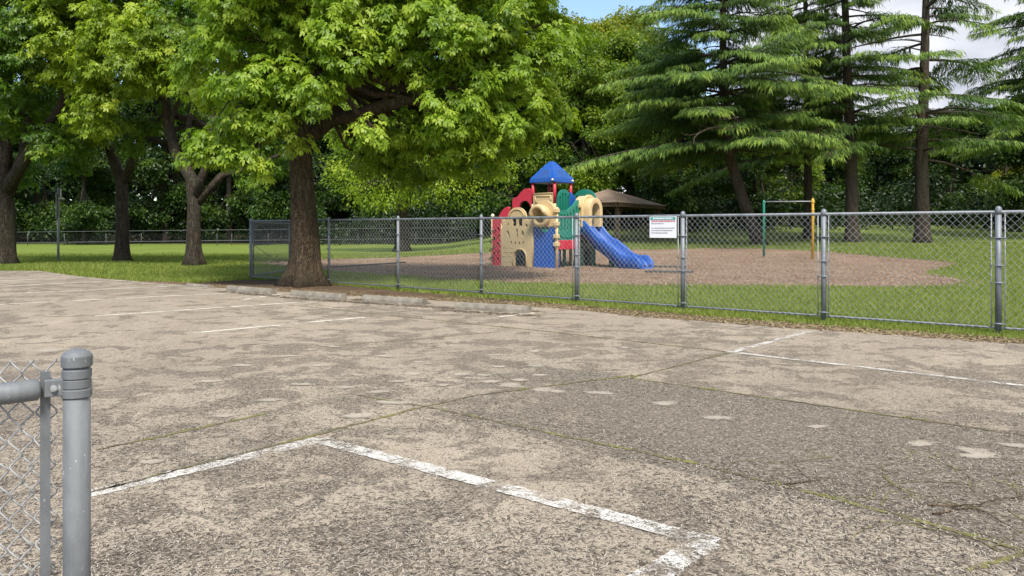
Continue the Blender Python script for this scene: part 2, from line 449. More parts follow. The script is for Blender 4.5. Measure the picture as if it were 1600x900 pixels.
def mat_shingle():
    t = NT('brown roof shingles'); p = t.pos()
    b = t.n('TexBrick'); t.l(p, b.inputs['Vector']); b.inputs['Scale'].default_value = 3.0
    b.inputs['Color1'].default_value = (0.26, 0.165, 0.10, 1); b.inputs['Color2'].default_value = (0.36, 0.24, 0.15, 1); b.inputs['Mortar'].default_value = (0.18, 0.12, 0.08, 1)
    b.inputs['Mortar Size'].default_value = 0.012
    n = t.noise(p, 2.0, 5); c = t.mix(t.ramp(n, [(0.4, 0.0), (0.7, 0.6)]), b.outputs['Color'], (0.48, 0.37, 0.27))
    t.bsdf(c, 0.9, bump=n, bstr=0.4); return t.m
M['shingle'] = mat_shingle()

# ------------------------------------------------------------------ ground sheets
def rough_outline(pts, step=0.12, amp=0.06, closed=True, seed=1):
    r = random.Random(seed); out = []
    n = len(pts)
    for i in range(n if closed else n - 1):
        a, b = Vector(pts[i]).to_2d(), Vector(pts[(i + 1) % n]).to_2d()
        L = (b - a).length; m = max(1, int(L / step))
        for k in range(m):
            p = a.lerp(b, k / m)
            out.append((p.x + r.gauss(0, amp), p.y + r.gauss(0, amp)))
    return out

def chaikin(pts, it=2):
    pts = [Vector(p).to_2d() for p in pts]
    for _ in range(it):
        o = []
        for i in range(len(pts)):
            a, b = pts[i], pts[(i + 1) % len(pts)]
            o += [a.lerp(b, .25), a.lerp(b, .75)]
        pts = o
    return [(p.x, p.y) for p in pts]

def sheet(name, outline, dz, mat, cut=1.0, kind='structure', smooth=True):
    bm = bmesh.new()
    tri = tessellate_polygon([[Vector((p[0], p[1], 0)) for p in outline]])
    vs = [bm.verts.new((p[0], p[1], 0)) for p in outline]
    for t in tri:
        try: bm.faces.new([vs[i] for i in t])
        except ValueError: pass
    xs = [p[0] for p in outline]; ys = [p[1] for p in outline]
    if cut:
        for ax, lo, hi in ((0, min(xs), max(xs)), (1, min(ys), max(ys))):
            k = math.floor(lo / cut) + 1
            while k * cut < hi:
                co = (k * cut, 0, 0) if ax == 0 else (0, k * cut, 0)
                no = (1, 0, 0) if ax == 0 else (0, 1, 0)
                bmesh.ops.bisect_plane(bm, geom=bm.verts[:] + bm.edges[:] + bm.faces[:], plane_co=co, plane_no=no)
                k += 1
    for v in bm.verts: v.co.z = H(v.co.x, v.co.y) + dz
    bmesh.ops.recalc_face_normals(bm, faces=bm.faces)
    for f in bm.faces:
        if f.normal.z < 0: f.normal_flip()
        f.smooth = smooth
    me = bpy.data.meshes.new(name); bm.to_mesh(me); bm.free()
    o = link_mesh(name, me, mat)
    if kind: o['kind'] = kind
    return o

def pip(poly, X, Y):
    X = np.asarray(X); Y = np.asarray(Y); ins = np.zeros(X.shape, bool)
    n = len(poly)
    for i in range(n):
        x1, y1 = poly[i][0], poly[i][1]; x2, y2 = poly[(i + 1) % n][0], poly[(i + 1) % n][1]
        if y1 == y2: continue
        c = ((y1 > Y) != (y2 > Y)) & (X < (x2 - x1) * (Y - y1) / (y2 - y1) + x1)
        ins ^= c
    return ins

# lawn: one sheet to the horizon
gx = np.concatenate([np.linspace(-600, -60, 19)[:-1], np.arange(-60, 61, 1.0), np.linspace(60, 600, 19)[1:]])
gy = np.concatenate([np.linspace(-300, -10, 9)[:-1], np.arange(-10, 111, 1.0), np.linspace(110, 900, 24)[1:]])
GX, GY = np.meshgrid(gx, gy)
V = np.stack([GX, GY, Hn(GX, GY)], -1).reshape(-1, 3)
nx_, ny_ = len(gx), len(gy)
ii = (np.arange(ny_ - 1)[:, None] * nx_ + np.arange(nx_ - 1)[None, :]).ravel()
F = np.stack([ii, ii + 1, ii + 1 + nx_, ii + nx_], -1)
lawn = link_mesh('lawn', np_mesh('lawn', V, F, smooth=True), M['lawn']); lawn['kind'] = 'structure'

def G2(l): return [tuple(gp(x, y).to_2d()) for x, y in l]
# concrete lot
edge = G2([(62, 424), (125, 433), (219, 441), (287, 446), (347, 451), (450, 457), (560, 464), (700, 472), (835, 480), (900, 485), (1000, 496), (1120, 505), (1250, 515), (1420, 527), (1600, 540)])
d_ = Vector(edge[-1]) - Vector(edge[-4]); d_.normalize()
last = tuple(Vector(edge[-1]) + d_ * 14)
lot_poly = [(-60, 27.6)] + edge + [last, (40, -12), (-60, -12)]
rl = rough_outline([(-60, 27.6)] + edge + [last], 0.10, 0.018, closed=False, seed=3)
lot_outline = rl + [last, (40, -12), (-60, -12)]
lot = sheet('parking_lot', lot_outline, 0.022, M['lot'], cut=0)

# playground bark bed
bark_px = [(383, 412), (447, 409), (515, 406), (640, 402), (760, 396), (900, 391), (1030, 391), (1150, 388), (1290, 394), (1400, 404), (1512, 413), (1470, 421), (1438, 429), (1475, 434), (1526, 444), (1440, 450), (1300, 450), (1150, 448), (1070, 447), (985, 448), (870, 445), (720, 441), (620, 433), (515, 427), (447, 418)]
bark_poly = chaikin(G2(bark_px), 2)
bark = sheet('playground_bark', rough_outline(bark_poly, 0.2, 0.05, seed=5), 0.03, M['mulch'], cut=1.0)

# bare soil between lot and fence
soil_px = [(150, 438), (300, 443), (372, 438), (450, 437), (520, 445), (622, 455), (752, 465), (901, 478), (1067, 491), (1287, 509), (1600, 532)]
soil_back = G2(soil_px)
soil_poly = soil_back + [tuple(Vector(soil_back[-1]) + d_ * 8)] + [tuple(Vector(last))] + [(e[0] - 0.3, e[1] - 0.5) for e in reversed(edge[1:])]
sheet('soil_strip', rough_outline(soil_poly, 0.15, 0.06, seed=9), 0.011, M['soil'], cut=0)

# painted lines, joints and skim patches on the lot
LZ = 0.022
def strip(mb, a, b, w, z, seg=0.25, wob=0.0, rnd=None):
    a, b = Vector(a).to_2d(), Vector(b).to_2d(); L = (b - a).length; n = max(1, int(L / seg))
    d = (b - a).normalized(); s = Vector((-d.y, d.x)); vs = []
    for i in range(n + 1):
        p = a.lerp(b, i / n)
        w1 = w / 2 + (random.gauss(0, wob) if wob else 0); w2 = w / 2 + (random.gauss(0, wob) if wob else 0)
        q = p + s * max(w1, .002); r_ = p - s * max(w2, .002)
        vs += [(q.x, q.y, z), (r_.x, r_.y, z)]
    mb.add(vs, [(2 * i, 2 * i + 1, 2 * i + 3, 2 * i + 2) for i in range(n)])

mb = MB()
P = lambda x, y: gp(x, y).to_2d()
A, B, C = P(497, 693), P(1118, 858), P(900, 985)
strip(mb, P(128, 781), P(499, 692), 0.135, LZ + .004, .03, .005)
strip(mb, A, B, 0.135, LZ + .008, .03, .005)
strip(mb, P(1105, 856), C, 0.14, LZ + .012, .03, .005)
strip(mb, P(1271, 518.5), P(1140, 554), 0.10, LZ + .004, .1, .002)
strip(mb, P(1136, 553), P(1760, 626), 0.095, LZ + .008, .1, .002)
mb.build('parking_lines', M['paint'])['kind'] = 'structure'
mb = MB()
for a, b in (((0, 477.5), (385, 458)), ((0, 461), (300, 447)), ((0, 449), (200, 439)), ((0, 440), (130, 435)), ((148, 496), (468, 474)), ((300, 523), (570, 498)), ((380, 470), (440, 461)), ((780, 497), (835, 491))):
    strip(mb, P(*a), P(*b), 0.10, LZ + .004, .15, .006)
mb.build('faded_lines', M['faint'])['kind'] = 'structure'
mb = MB()
for a, b in (((100, 787), (662, 640)), ((662, 640), (750, 621)), ((750, 621), (990, 590)), ((985, 594), (1140, 554)),
             ((560, 622), (665, 640)), ((668, 640), (870, 684)), ((870, 684), (1070, 726)), ((1070, 726), (1300, 785)), ((1300, 785), (1450, 825)), ((1450, 825), (1640, 880)),
             ((982, 594), (1250, 633)), ((1250, 633), (1700, 700)),
             ((590, 493), (860, 521)), ((860, 521), (1137, 553)), ((450, 478), (590, 493)),
             ((1510, 900), (1640, 862)), ((150, 709), (420, 650))):
    strip(mb, P(*a), P(*b), 0.030, LZ + .004, .05, .010)
strip(mb, P(500, 545), P(780, 521), 0.015, LZ + .004, .05, .006)
mb.build('pavement_joints', M['joint'])['kind'] = 'structure'
# pale patches
pv, pf, pt = [], [], []
pr = random.Random(4)
for px, py, rx, ry in ((800, 606, .42, .26), (848, 613, .3, .2), (765, 600, .3, .16), (757, 590, .25, .1), (937, 618, .42, .12), (838, 575, .25, .16), (722, 589, .3, .12), (835, 552, .28, .16), (770, 558, .28, .12), (655, 569, .25, .12), (975, 546, .18, .14), (1040, 635, .33, .16), (645, 588, .3, .14), (842, 590, .25, .1), (1120, 658, .36, .13), (1440, 699, .36, .13), (1525, 712, .3, .2), (1530, 718, .4, .14), (1585, 702, .3, .1), (600, 560, .4, .12), (75, 551, .5, .3), (1275, 672, .3, .1), (900, 550, .3, .05), (590, 617, .35, .12), (240, 728, .22, .1), (780, 577, .2, .12), (812, 598, .24, .14), (870, 616, .2, .12), (690, 606, .22, .1), (620, 600, .24, .1), (560, 590, .3, .1), (540, 610, .3, .12), (500, 575, .3, .1), (450, 560, .4, .1), (380, 575, .4, .12), (330, 600, .35, .12), (420, 630, .35, .12), (350, 655, .3, .12), (610, 634, .5, .12), (560, 655, .4, .14), (470, 605, .35, .1), (400, 540, .4, .1), (520, 545, .35, .1)):
    c = P(px, py); ang = pr.uniform(-.4, .4)
    z_ = LZ + .0045 + .0001 * len(pv); k0 = sum(len(v) for v in pv); n = 16; vs = [(c.x, c.y, z_)]; ts = [1.0]
    for ring, tv in ((.5, .8), (1.25, 0.0)):
        for k in range(n):
            a = 2 * math.pi * k / n; rr = ring * (1 + pr.uniform(-.25, .25))
            x, y = rx * .46 * math.cos(a) * rr, ry * .70 * math.sin(a) * rr
            vs.append((c.x + x * math.cos(ang) - y * math.sin(ang), c.y + x * math.sin(ang) + y * math.cos(ang), z_)); ts.append(tv)
    pv.append(vs); pt += ts
    for k in range(n):
        k2 = (k + 1) % n
        pf += [(k0, k0 + 1 + k, k0 + 1 + k2), (k0 + 1 + k, k0 + 1 + n + k, k0 + 1 + n + k2), (k0 + 1 + k, k0 + 1 + n + k2, k0 + 1 + k2)]
link_mesh('pavement_patches', np_mesh('pavement_patches', np.array([p for v in pv for p in v]), np.array(pf), np.array(pt)), M['patch'])['kind'] = 'structure'

# ------------------------------------------------------------------ leaf geometry
UP = np.array([0, 0, 1.0])
def unit(a): return a / np.maximum(np.linalg.norm(a, axis=-1, keepdims=True), 1e-9)

def leaf_geo(P, D, S, L, W, droop=0.25, fold=0.18):
    """folded leaves: base, left, right, middle, tip -> 4 triangles each"""
    n = len(P); L = np.broadcast_to(L, (n,))[:, None]; W = np.broadcast_to(W, (n,))[:, None]
    D = unit(D); S = unit(S - D * np.sum(S * D, -1, keepdims=True)); N = np.cross(S, D)
    N = np.where(N[:, 2:3] < 0, -N, N)
    m = P + D * L * .5
    l = P + D * L * .42 - S * W * .5 - N * W * fold
    r = P + D * L * .42 + S * W * .5 - N * W * fold
    t = P + D * L * .97 - UP * L * droop
    V = np.stack([P, l, r, m, t], 1).reshape(-1, 3)
    b = (np.arange(n) * 5)[:, None]
    F = np.concatenate([b + np.array([0, 2, 3]), b + np.array([0, 3, 1]), b + np.array([3, 2, 4]), b + np.array([3, 4, 1])], 0)
    return V, F

def ovate_geo(P, D, S, L, W, droop=0.25):
    """rounded leaves bent along their length: base, two pairs of edge points, tip -> 4 triangles each"""
    n = len(P); L = np.broadcast_to(L, (n,))[:, None]; W = np.broadcast_to(W, (n,))[:, None]
    D = unit(D); S = unit(S - D * np.sum(S * D, -1, keepdims=True))
    c1 = P + D * L * .32 + UP * L * .02; c2 = P + D * L * .70 - UP * L * droop * .38
    t = P + D * L * .98 - UP * L * droop
    V = np.stack([P, c1 - S * W * .46, c2 - S * W * .42, t, c2 + S * W * .42, c1 + S * W * .46], 1).reshape(-1, 3)
    b = (np.arange(n) * 6)[:, None]
    F = np.concatenate([b + np.array([0, 5, 1]), b + np.array([1, 5, 4]), b + np.array([1, 4, 2]), b + np.array([2, 4, 3])], 0)
    return V, F

def rand_dir(rg, n):
    return unit(rg.normal(size=(n, 3)))

def clumps_to_leaves(rg, C, rad, cen, n_per, leaf_l, leaf_w, compound=True, flat=0.65, droop=0.5):
    """C clump centres, leaves gathered round each, hanging outwards"""
    K = len(C); idx = np.repeat(np.arange(K), n_per); n = len(idx)
    o = rand_dir(rg, n) * (rg.random((n, 1)) ** .45) * rad[idx][:, None]; o[:, 2] *= flat
    o[:, 2] -= 0.25 * (o[:, 0] ** 2 + o[:, 1] ** 2) / np.maximum(rad[idx], .1)
    B = C[idx] + o
    out = unit(B - cen[idx]) * .7 + unit(o) * .8
    out[:, 2] *= .5
    D = unit(out + rg.normal(size=(n, 3)) * .35 - UP * droop)
    tint = np.clip(rg.normal(.47, .20, K)[idx] + rg.normal(0, .17, n) + o[:, 2] / np.maximum(rad[idx], .1) * .12, 0, 1)
    if not compound:
        S = np.cross(D, rand_dir(rg, n))
        V, F = ovate_geo(B, D, S, leaf_l * rg.uniform(.7, 1.25, n), leaf_w * rg.uniform(.75, 1.2, n), .2)
        return V, F, np.repeat(tint, 6)
    A = unit(out * .8 + rg.normal(size=(n, 3)) * .30 + UP * .75)
    U_ = unit(np.cross(A, rand_dir(rg, n))); W_ = np.cross(A, U_)
    Vs, Fs, Ts, off = [], [], [], 0
    for k in range(6):
        phi = k * math.pi / 3 + rg.normal(0, .25, n); til = rg.uniform(1.15, 1.6, n)
        rad_ = U_ * np.cos(phi)[:, None] + W_ * np.sin(phi)[:, None]
        d = A * np.cos(til)[:, None] + rad_ * np.sin(til)[:, None] - UP * (.18 + .25 * rg.random((n, 1)))
        sd = np.cross(unit(d), A + rg.normal(size=(n, 3)) * .25)
        L_ = leaf_l * rg.uniform(.7, 1.2, n)
        V, F = ovate_geo(B + rad_ * leaf_l * .12, d, sd, L_, leaf_w * rg.uniform(.8, 1.15, n), .32)
        Vs.append(V); Fs.append(F + off); off += len(V); Ts.append(np.repeat(np.clip(tint + rg.normal(0, .06, n), 0, 1), 6))
    return np.concatenate(Vs), np.concatenate(Fs), np.concatenate(Ts)

def lobe_clumps(rg, lobes, density, surf=.6, ymin=None):
    """lobes: (centre, radii) -> clump centres, lobe centres"""
    C, CC = [], []
    for c, r in lobes:
        c = np.array(c, float); r = np.array(r, float) if hasattr(r, '__len__') else np.array([r, r, r * .8])
        n = max(3, int(density * (r[0] * r[1] * r[2]) ** (2 / 3)))
        d = rand_dir(rg, n); k = 1 - (1 - rg.random((n, 1)) ** .5) * surf
        k = np.where(rg.random((n, 1)) < .12, k * 1.12, k)
        C.append(c + d * k * r); CC.append(np.repeat(c[None], n, 0))
    return np.concatenate(C), np.concatenate(CC)

def bent(a, b, n=7, amp=.12, rg=random, sag=0.0):
    a, b = Vector(a), Vector(b); L = (b - a).length; out = []
    o1 = Vector((rg.uniform(-1, 1), rg.uniform(-1, 1), rg.uniform(-.5, 1))) * amp * L
    for i in range(n + 1):
        t = i / n
        p = a.lerp(b, t) + o1 * math.sin(math.pi * t) * (1 - .3 * t)
        p.z += sag * L * math.sin(math.pi * t)
        if 0 < i < n: p += Vector((rg.uniform(-1, 1), rg.uniform(-1, 1), rg.uniform(-1, 1))) * .02 * L
        out.append(p)
    return out

def tree(name, base, trunk_pts, r0, lobes, mat_b, mat_l, label, group=None, seed=1, density=14, n_per=36, leaf=(.2, .075), compound=True,
         clump_r=(.5, .85), flare=1.0, seg=12, droop=.5, surf=.6, twig=.35, rtop=.45, limb_from=.5, cat='tree'):
    """trunk_pts and lobes are relative to the base. root > trunk, branches, crown"""
    rd = random.Random(seed); rg = np.random.default_rng(seed)
    root = empty(name, base, 0, label, cat, group)
    tp = [Vector(p) for p in trunk_pts]
    # resample trunk
    pts = []
    for i in range(len(tp) - 1):
        m = max(2, int((tp[i + 1] - tp[i]).length / .35))
        for k in range(m): pts.append(tp[i].lerp(tp[i + 1], k / m))
    pts.append(tp[-1]); n = len(pts)
    Ht = max(p.z for p in pts)
    rad = []
    for i, p in enumerate(pts):
        t = i / (n - 1)
        r = r0 * (1 - (1 - rtop) * t)
        r *= 1 + flare * .58 * math.exp(-max(p.z, 0) / .20) + flare * .16 * math.exp(-max(p.z, 0) / .8)
        rad.append(r)
    ph = [rd.uniform(0, 6.28) for _ in range(6)]
    def rf(t, a, p):
        zz = max(p.z, 0); e = math.exp(-zz / .42) * flare
        return 1 + e * (.26 * math.sin(5 * a + ph[0]) + .14 * math.sin(9 * a + ph[1])) + .035 * math.sin(3 * a + ph[2] + p.z * .8) + .035 * math.sin(2 * a + ph[3] - p.z * 1.7) + .02 * math.sin(11 * a + ph[4] + p.z * .3)
    pts[0] = pts[0] - Vector((0, 0, .12))
    tb = MB(); tb.tube(pts, rad, max(seg, 10) if flare < .5 else 36, rfun=rf)
    tb.build('trunk', mat_b, root)
    bb = MB()
    lob = [(Vector(c), r) for c, r in lobes]
    C, CC = lobe_clumps(rg, lobes, density, surf)
    ends = []
    for c, r in lob:
        j = min(range(n), key=lambda i: abs(i / (n - 1) - min(1, limb_from + (1 - limb_from) * rd.random())) + .05 * (pts[i] - c).length / max(Ht, 1))
        if c.z < pts[j].z: j = max(int(n * limb_from * .9), min(j, int(n * .7)))
        s = pts[j]; path = bent(s, c, 8, .10, rd, .04)
        rs = min(rad[j] * .6, .035 * (c - s).length + .03)
        bb.tube(path, [rs * (1 - .72 * i / 8) for i in range(9)], 8, wob=.05)
        ends.append((path, rs))
    # twigs to the clumps
    nl = [np.argmin([np.linalg.norm(cc - np.array(c)) for c, _ in lob]) for cc in CC]
    for i in range(len(C)):
        if rd.random() > twig: continue
        path, rs = ends[nl[i]]
        q = path[rd.randint(4, 8)]; c = Vector(C[i])
        rr = max(.012, rs * .22)
        bb.tube(bent(q, c, 4, .12, rd), [rr * (1 - .75 * k / 4) for k in range(5)], 4, cap=False)
    bb.build('branches', mat_b, root)
    rad_c = rg.uniform(clump_r[0], clump_r[1], len(C))
    V, F, T = clumps_to_leaves(rg, C, rad_c, CC, n_per, leaf[0], leaf[1], compound, droop=droop)
    me = np_mesh('crown', V, F, T)
    link_mesh('crown', me, mat_l, root)
    return root

def copy_tree(o, loc, rz=0, sc=1, label=None, group=None):
    c = o.copy(); COL.objects.link(c); c.location = loc; c.rotation_euler = (0, 0, rz); c.scale = (sc, sc, sc) if not hasattr(sc, '__len__') else sc
    if label: c['label'] = label
    if group: c['group'] = group
    for ch in o.children:
        d = ch.copy(); COL.objects.link(d); d.parent = c
    return c

# lobes from photo pixels at a chosen depth
def lobe_px(base, px, py, Y, rpx, squash=.8):
    p = at(px, py, Y); r = rpx * Y / FPX
    return ((p.x - base.x, p.y - base.y, p.z - base.z), (r, r, r * squash))

# --- the big tree by the fence
b3 = gp(475, 447); b3.z = 0
L3 = []
for a in ((505, 150, 18.6, 36), (590, 205, 19.2, 30), (640, 195, 20.6, 42), (560, 225, 22, 40), (700, 175, 19.3, 46), (660, 235, 21.5, 36), (350, 205, 19.5, 60), (325, 240, 19.5, 34), (385, 255, 19.2, 34), (430, 170, 18.8, 40), (770, 255, 21, 26), (690, 262, 21.5, 28), (395, 150, 19.0, 62), (330, 105, 20.5, 55), (430, 215, 19.2, 42), (400, 55, 19.5, 80), (480, 20, 19.2, 80), (470, 125, 18.7, 45), (540, 80, 18.8, 60), (620, 30, 19.5, 80),
          (560, 120, 23.5, 60), (640, 110, 20.0, 55), (700, 50, 19.5, 80), (720, 140, 19.5, 70), (790, 60, 20.0, 75), (830, 110, 20.5, 60), (800, 175, 20.5, 68), (740, 225, 20.5, 55), (840, 190, 21.5, 45),
          (690, 210, 21.0, 45), (590, 225, 22.5, 50), (640, 255, 23, 45), (850, 40, 21, 60), (780, 10, 23.5, 90), (650, -30, 24, 100), (520, -20, 24.5, 90), (400, 0, 24.5, 90), (350, 130, 24.5, 70), (760, 120, 25, 80)):
    L3.append(lobe_px(b3, *a))
top3 = [((-1.5, -.5, 9.2), (3.2, 3.0, 1.9)), ((1.6, -.6, 9.4), (3.2, 3.0, 1.9)), ((4.4, 0, 9.0), (2.8, 2.8, 1.7)), ((0.5, .5, 11.2), (3.2, 3.2, 1.8)), ((0, 2.8, 9.0), (2.8, 2.4, 1.8))]
tk = [(0, 0, 0), (.04, 0, .8), (-.02, 0, 1.8), (-.06, 0, 2.8), (-.10, 0, 3.8), (-.16, 0, 4.8), (-.18, .1, 6.2), (.0, .2, 8.2)]
tk = [Vector(p) for p in tk]
big = tree('shade_tree', b3, tk, .385, L3 + top3, M['bark_big'], M['leaf_big'], 'large bright green tree with thick brown trunk growing right against the chain-link fence', seed=11,
           density=17, n_per=40, leaf=(.13, .062), clump_r=(.36, .64), flare=1.0, limb_from=.62, twig=.4)
# its heavy limb to the right, and burl
mb = MB()
l0 = Vector((.10, 0, 3.95))
tgt = [at(520, 186, 21.0), at(556, 181, 20.6), at(600, 166, 20.2), at(645, 156, 20.0), at(720, 120, 19.8), at(790, 70, 20)]
mb.tube([l0 + Vector((-.2, 0, -.25)), l0] + [p - b3 for p in tgt], [.22, .21, .19, .185, .175, .14, .09, .04], 14, wob=.07)
mb.tube([tgt[2] - b3, at(615, 110, 20.4) - b3, at(625, 60, 20.6) - b3, at(650, -30, 21) - b3], [.11, .08, .06, .03], 10, wob=.05)
mb.tube([tgt[3] - b3, at(680, 175, 20.4) - b3, at(730, 190, 20.6) - b3, at(790, 215, 21) - b3], [.08, .06, .045, .02], 8, wob=.05)
mb.tube([tgt[0] - b3, at(540, 230, 21.6) - b3, at(590, 255, 22.6) - b3], [.06, .04, .02], 8)
mb.build('limb', M['bark_big'], big)

# --- left park trees
def left_tree(px, py, r0, forks, lobes, label, mat_l, seed, **kw):
    b = gp(px, py); 
    L = [lobe_px(b, *a) for a in lobes]
    tks = [Vector((0, 0, 0))] + [at(x, y, b.y + dy) - b for x, y, dy in forks[0]]
    t = tree('shade_tree', b, tks, r0, L, M['bark_grey'], mat_l, label, 'park trees beside the lot', seed, **kw)
    for k, f in enumerate(forks[1:]):
        mbb = MB(); pp = [at(x, y, b.y + dy) - b for x, y, dy in f]
        mbb.tube(pp, [r0 * .62 * (1 - .75 * i / (len(pp) - 1)) for i in range(len(pp))], 12, wob=.04)
        mbb.build('limb', M['bark_grey'], t)
    return t

left_tree(4, 415, .46, [[(6, 330, 0), (0, 260, 0), (-30, 150, 0), (-40, 60, 0)], [(8, 300, 0), (50, 230, -.5), (95, 165, -1), (110, 110, -1.5)], [(5, 320, 0), (38, 240, .4), (45, 130, .6), (22, 40, .4)], [(5, 300, 0), (12, 200, .3), (15, 120, .3), (30, -30, .4)]],
          [(40, 60, 30, 60), (60, 200, 31, 55), (20, 150, 33, 55), (90, 120, 33.5, 55), (-40, 120, 30, 80), (100, 235, 33.5, 38), (30, 0, 29.5, 60), (120, 40, 33, 80), (60, -60, 31, 100), (-60, 0, 32, 100), (30, 265, 35, 30)],
          'dark broad tree with several leaning limbs cut by the left picture edge', M['leaf_mid'], 21, density=9, n_per=44, leaf=(.145, .068), clump_r=(.5, .9), limb_from=.5, flare=.7)
left_tree(190, 411, .30, [[(191, 350, 0), (190, 285, 0), (172, 232, .2), (160, 150, .3), (150, 60, .2)], [(190, 290, 0), (215, 235, -.2), (236, 190, -.4), (262, 120, -.6), (280, 40, -.8)], [(225, 215, -.3), (250, 222, 0), (300, 215, .2)]],
          [(130, 50, 30, 75), (190, 90, 29.5, 70), (170, 160, 30, 55), (110, 100, 30.5, 55), (230, 50, 29.5, 70), (250, 110, 30, 40), (150, -20, 31, 100), (240, -20, 32, 90), (90, 40, 32, 60), (160, 200, 30, 26), (130, 200, 34, 45)],
          'bright green tree with slim forked trunk, second from left along the lot', M['leaf_lime'], 22, density=13, n_per=46, leaf=(.145, .068), clump_r=(.42, .75), limb_from=.6, flare=.8)
left_tree(302, 418, .29, [[(302, 370, 0), (303, 320, 0), (300, 280, 0), (275, 240, .3), (262, 190, .5), (255, 90, .8)], [(303, 315, 0), (318, 270, -.2), (330, 225, -.3), (335, 140, -.5), (325, 60, -.6)], [(306, 320, 0), (345, 275, .3), (390, 262, .6), (440, 240, .8)], [(300, 300, 0), (290, 230, .4), (300, 160, .6), (280, 100, .8)]],
          [(300, 40, 30, 70), (360, 20, 30.5, 70), (270, 140, 33, 45), (380, 230, 32.5, 40), (300, 0, 33, 90), (400, 270, 31.5, 30), (230, 210, 33, 40), (440, 230, 33, 40), (340, 190, 33, 40)],
          'dark vase-shaped tree with several upright limbs left of the chain-link fence corner', M['leaf_mid'], 23, density=8, n_per=42, leaf=(.145, .068), clump_r=(.45, .8), limb_from=.6, flare=.9)

# --- lime tree behind the bark bed
b4 = gp(628, 393)
L4 = [lobe_px(b4, *a) for a in ((560, 250, 51, 48), (600, 290, 50, 42), (640, 230, 49.5, 58), (690, 265, 50, 52), (740, 240, 51, 48), (660, 300, 50, 34), (570, 300, 51, 32), (720, 300, 51, 28), (650, 170, 51, 70), (550, 180, 52, 60), (740, 180, 52, 60), (640, 90, 52, 90), (540, 290, 54, 30), (770, 270, 53, 34))]
tree('shade_tree', b4, [(0, 0, 0), (.05, 0, 1.5), (0, 0, 3.0), (.1, 0, 4.5), (0, 0, 9)], .46, L4, M['bark_grey'], M['leaf_lime'], 'yellow-green low-branched tree standing in the lawn behind the bark bed', None, 31, density=5.6, n_per=62, leaf=(.19, .095), compound=False and True, clump_r=(.7, 1.2), limb_from=.35, flare=.7)

# --- background wood: a few source trees, copied
def wood_src(name, mat, seed, label, h=16, w=5.5, low=3.0, base=(0, 0, 0)):
    rd = random.Random(seed); lobes = []
    for k in range(17):
        t = rd.random(); z = low + (h - low) * t
        rr = w * (.55 + .45 * math.sin(math.pi * min(1, t * 1.05 + .1)))
        a = rd.uniform(0, 6.28); q = rr * rd.uniform(.35, .75)
        s = rd.uniform(.26, .42) * w
        lobes.append(((q * math.cos(a), q * math.sin(a), z), (s, s, s * .75)))
    lobes.append(((0, 0, h), (w * .35, w * .35, w * .3)))
    return tree(name, base, [(0, 0, 0), (.2, .1, h * .3), (-.1, 0, h * .6), (0, 0, h * .95)], .34, lobes, M['bark_grey'], mat, label, 'woodland trees behind the park', seed, density=8.5, n_per=105, leaf=(.27, .15), compound=False, clump_r=(.7, 1.2), flare=.3, seg=10, limb_from=.3, twig=.15, rtop=.2)

def wp(px, Y):
    x = (px - 800) / FPX * Y * 1.002
    return Vector((x, Y, H(x, Y)))

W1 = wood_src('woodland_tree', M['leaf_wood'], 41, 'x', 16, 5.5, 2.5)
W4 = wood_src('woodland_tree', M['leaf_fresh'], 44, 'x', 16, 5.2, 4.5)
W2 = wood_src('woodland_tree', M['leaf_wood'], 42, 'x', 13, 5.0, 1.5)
W3 = wood_src('woodland_tree', M['leaf_gold'], 43, 'x', 17, 6.0, 6.0)
W1.location = wp(880, 64); W1.scale = (.7,) * 3
W1['label'] = 'dark leafy woodland tree rising right behind the blue play-tower roof'
W4.location = wp(912, 62); W4.scale = (.92,) * 3; W4['label'] = 'fresh green tree right of the big bright crown, above the brown shelter roof'
W2.location = wp(1060, 58); W2['label'] = 'dark leafy tree behind the shelter, below the leaning cedar boughs'
W3.location = wp(955, 74); W3.scale = (1, 1, 1.02); W3['label'] = 'tall yellow-green treetop against the blue sky in the middle of the photo'
GRPN = 'woodland trees behind the park'
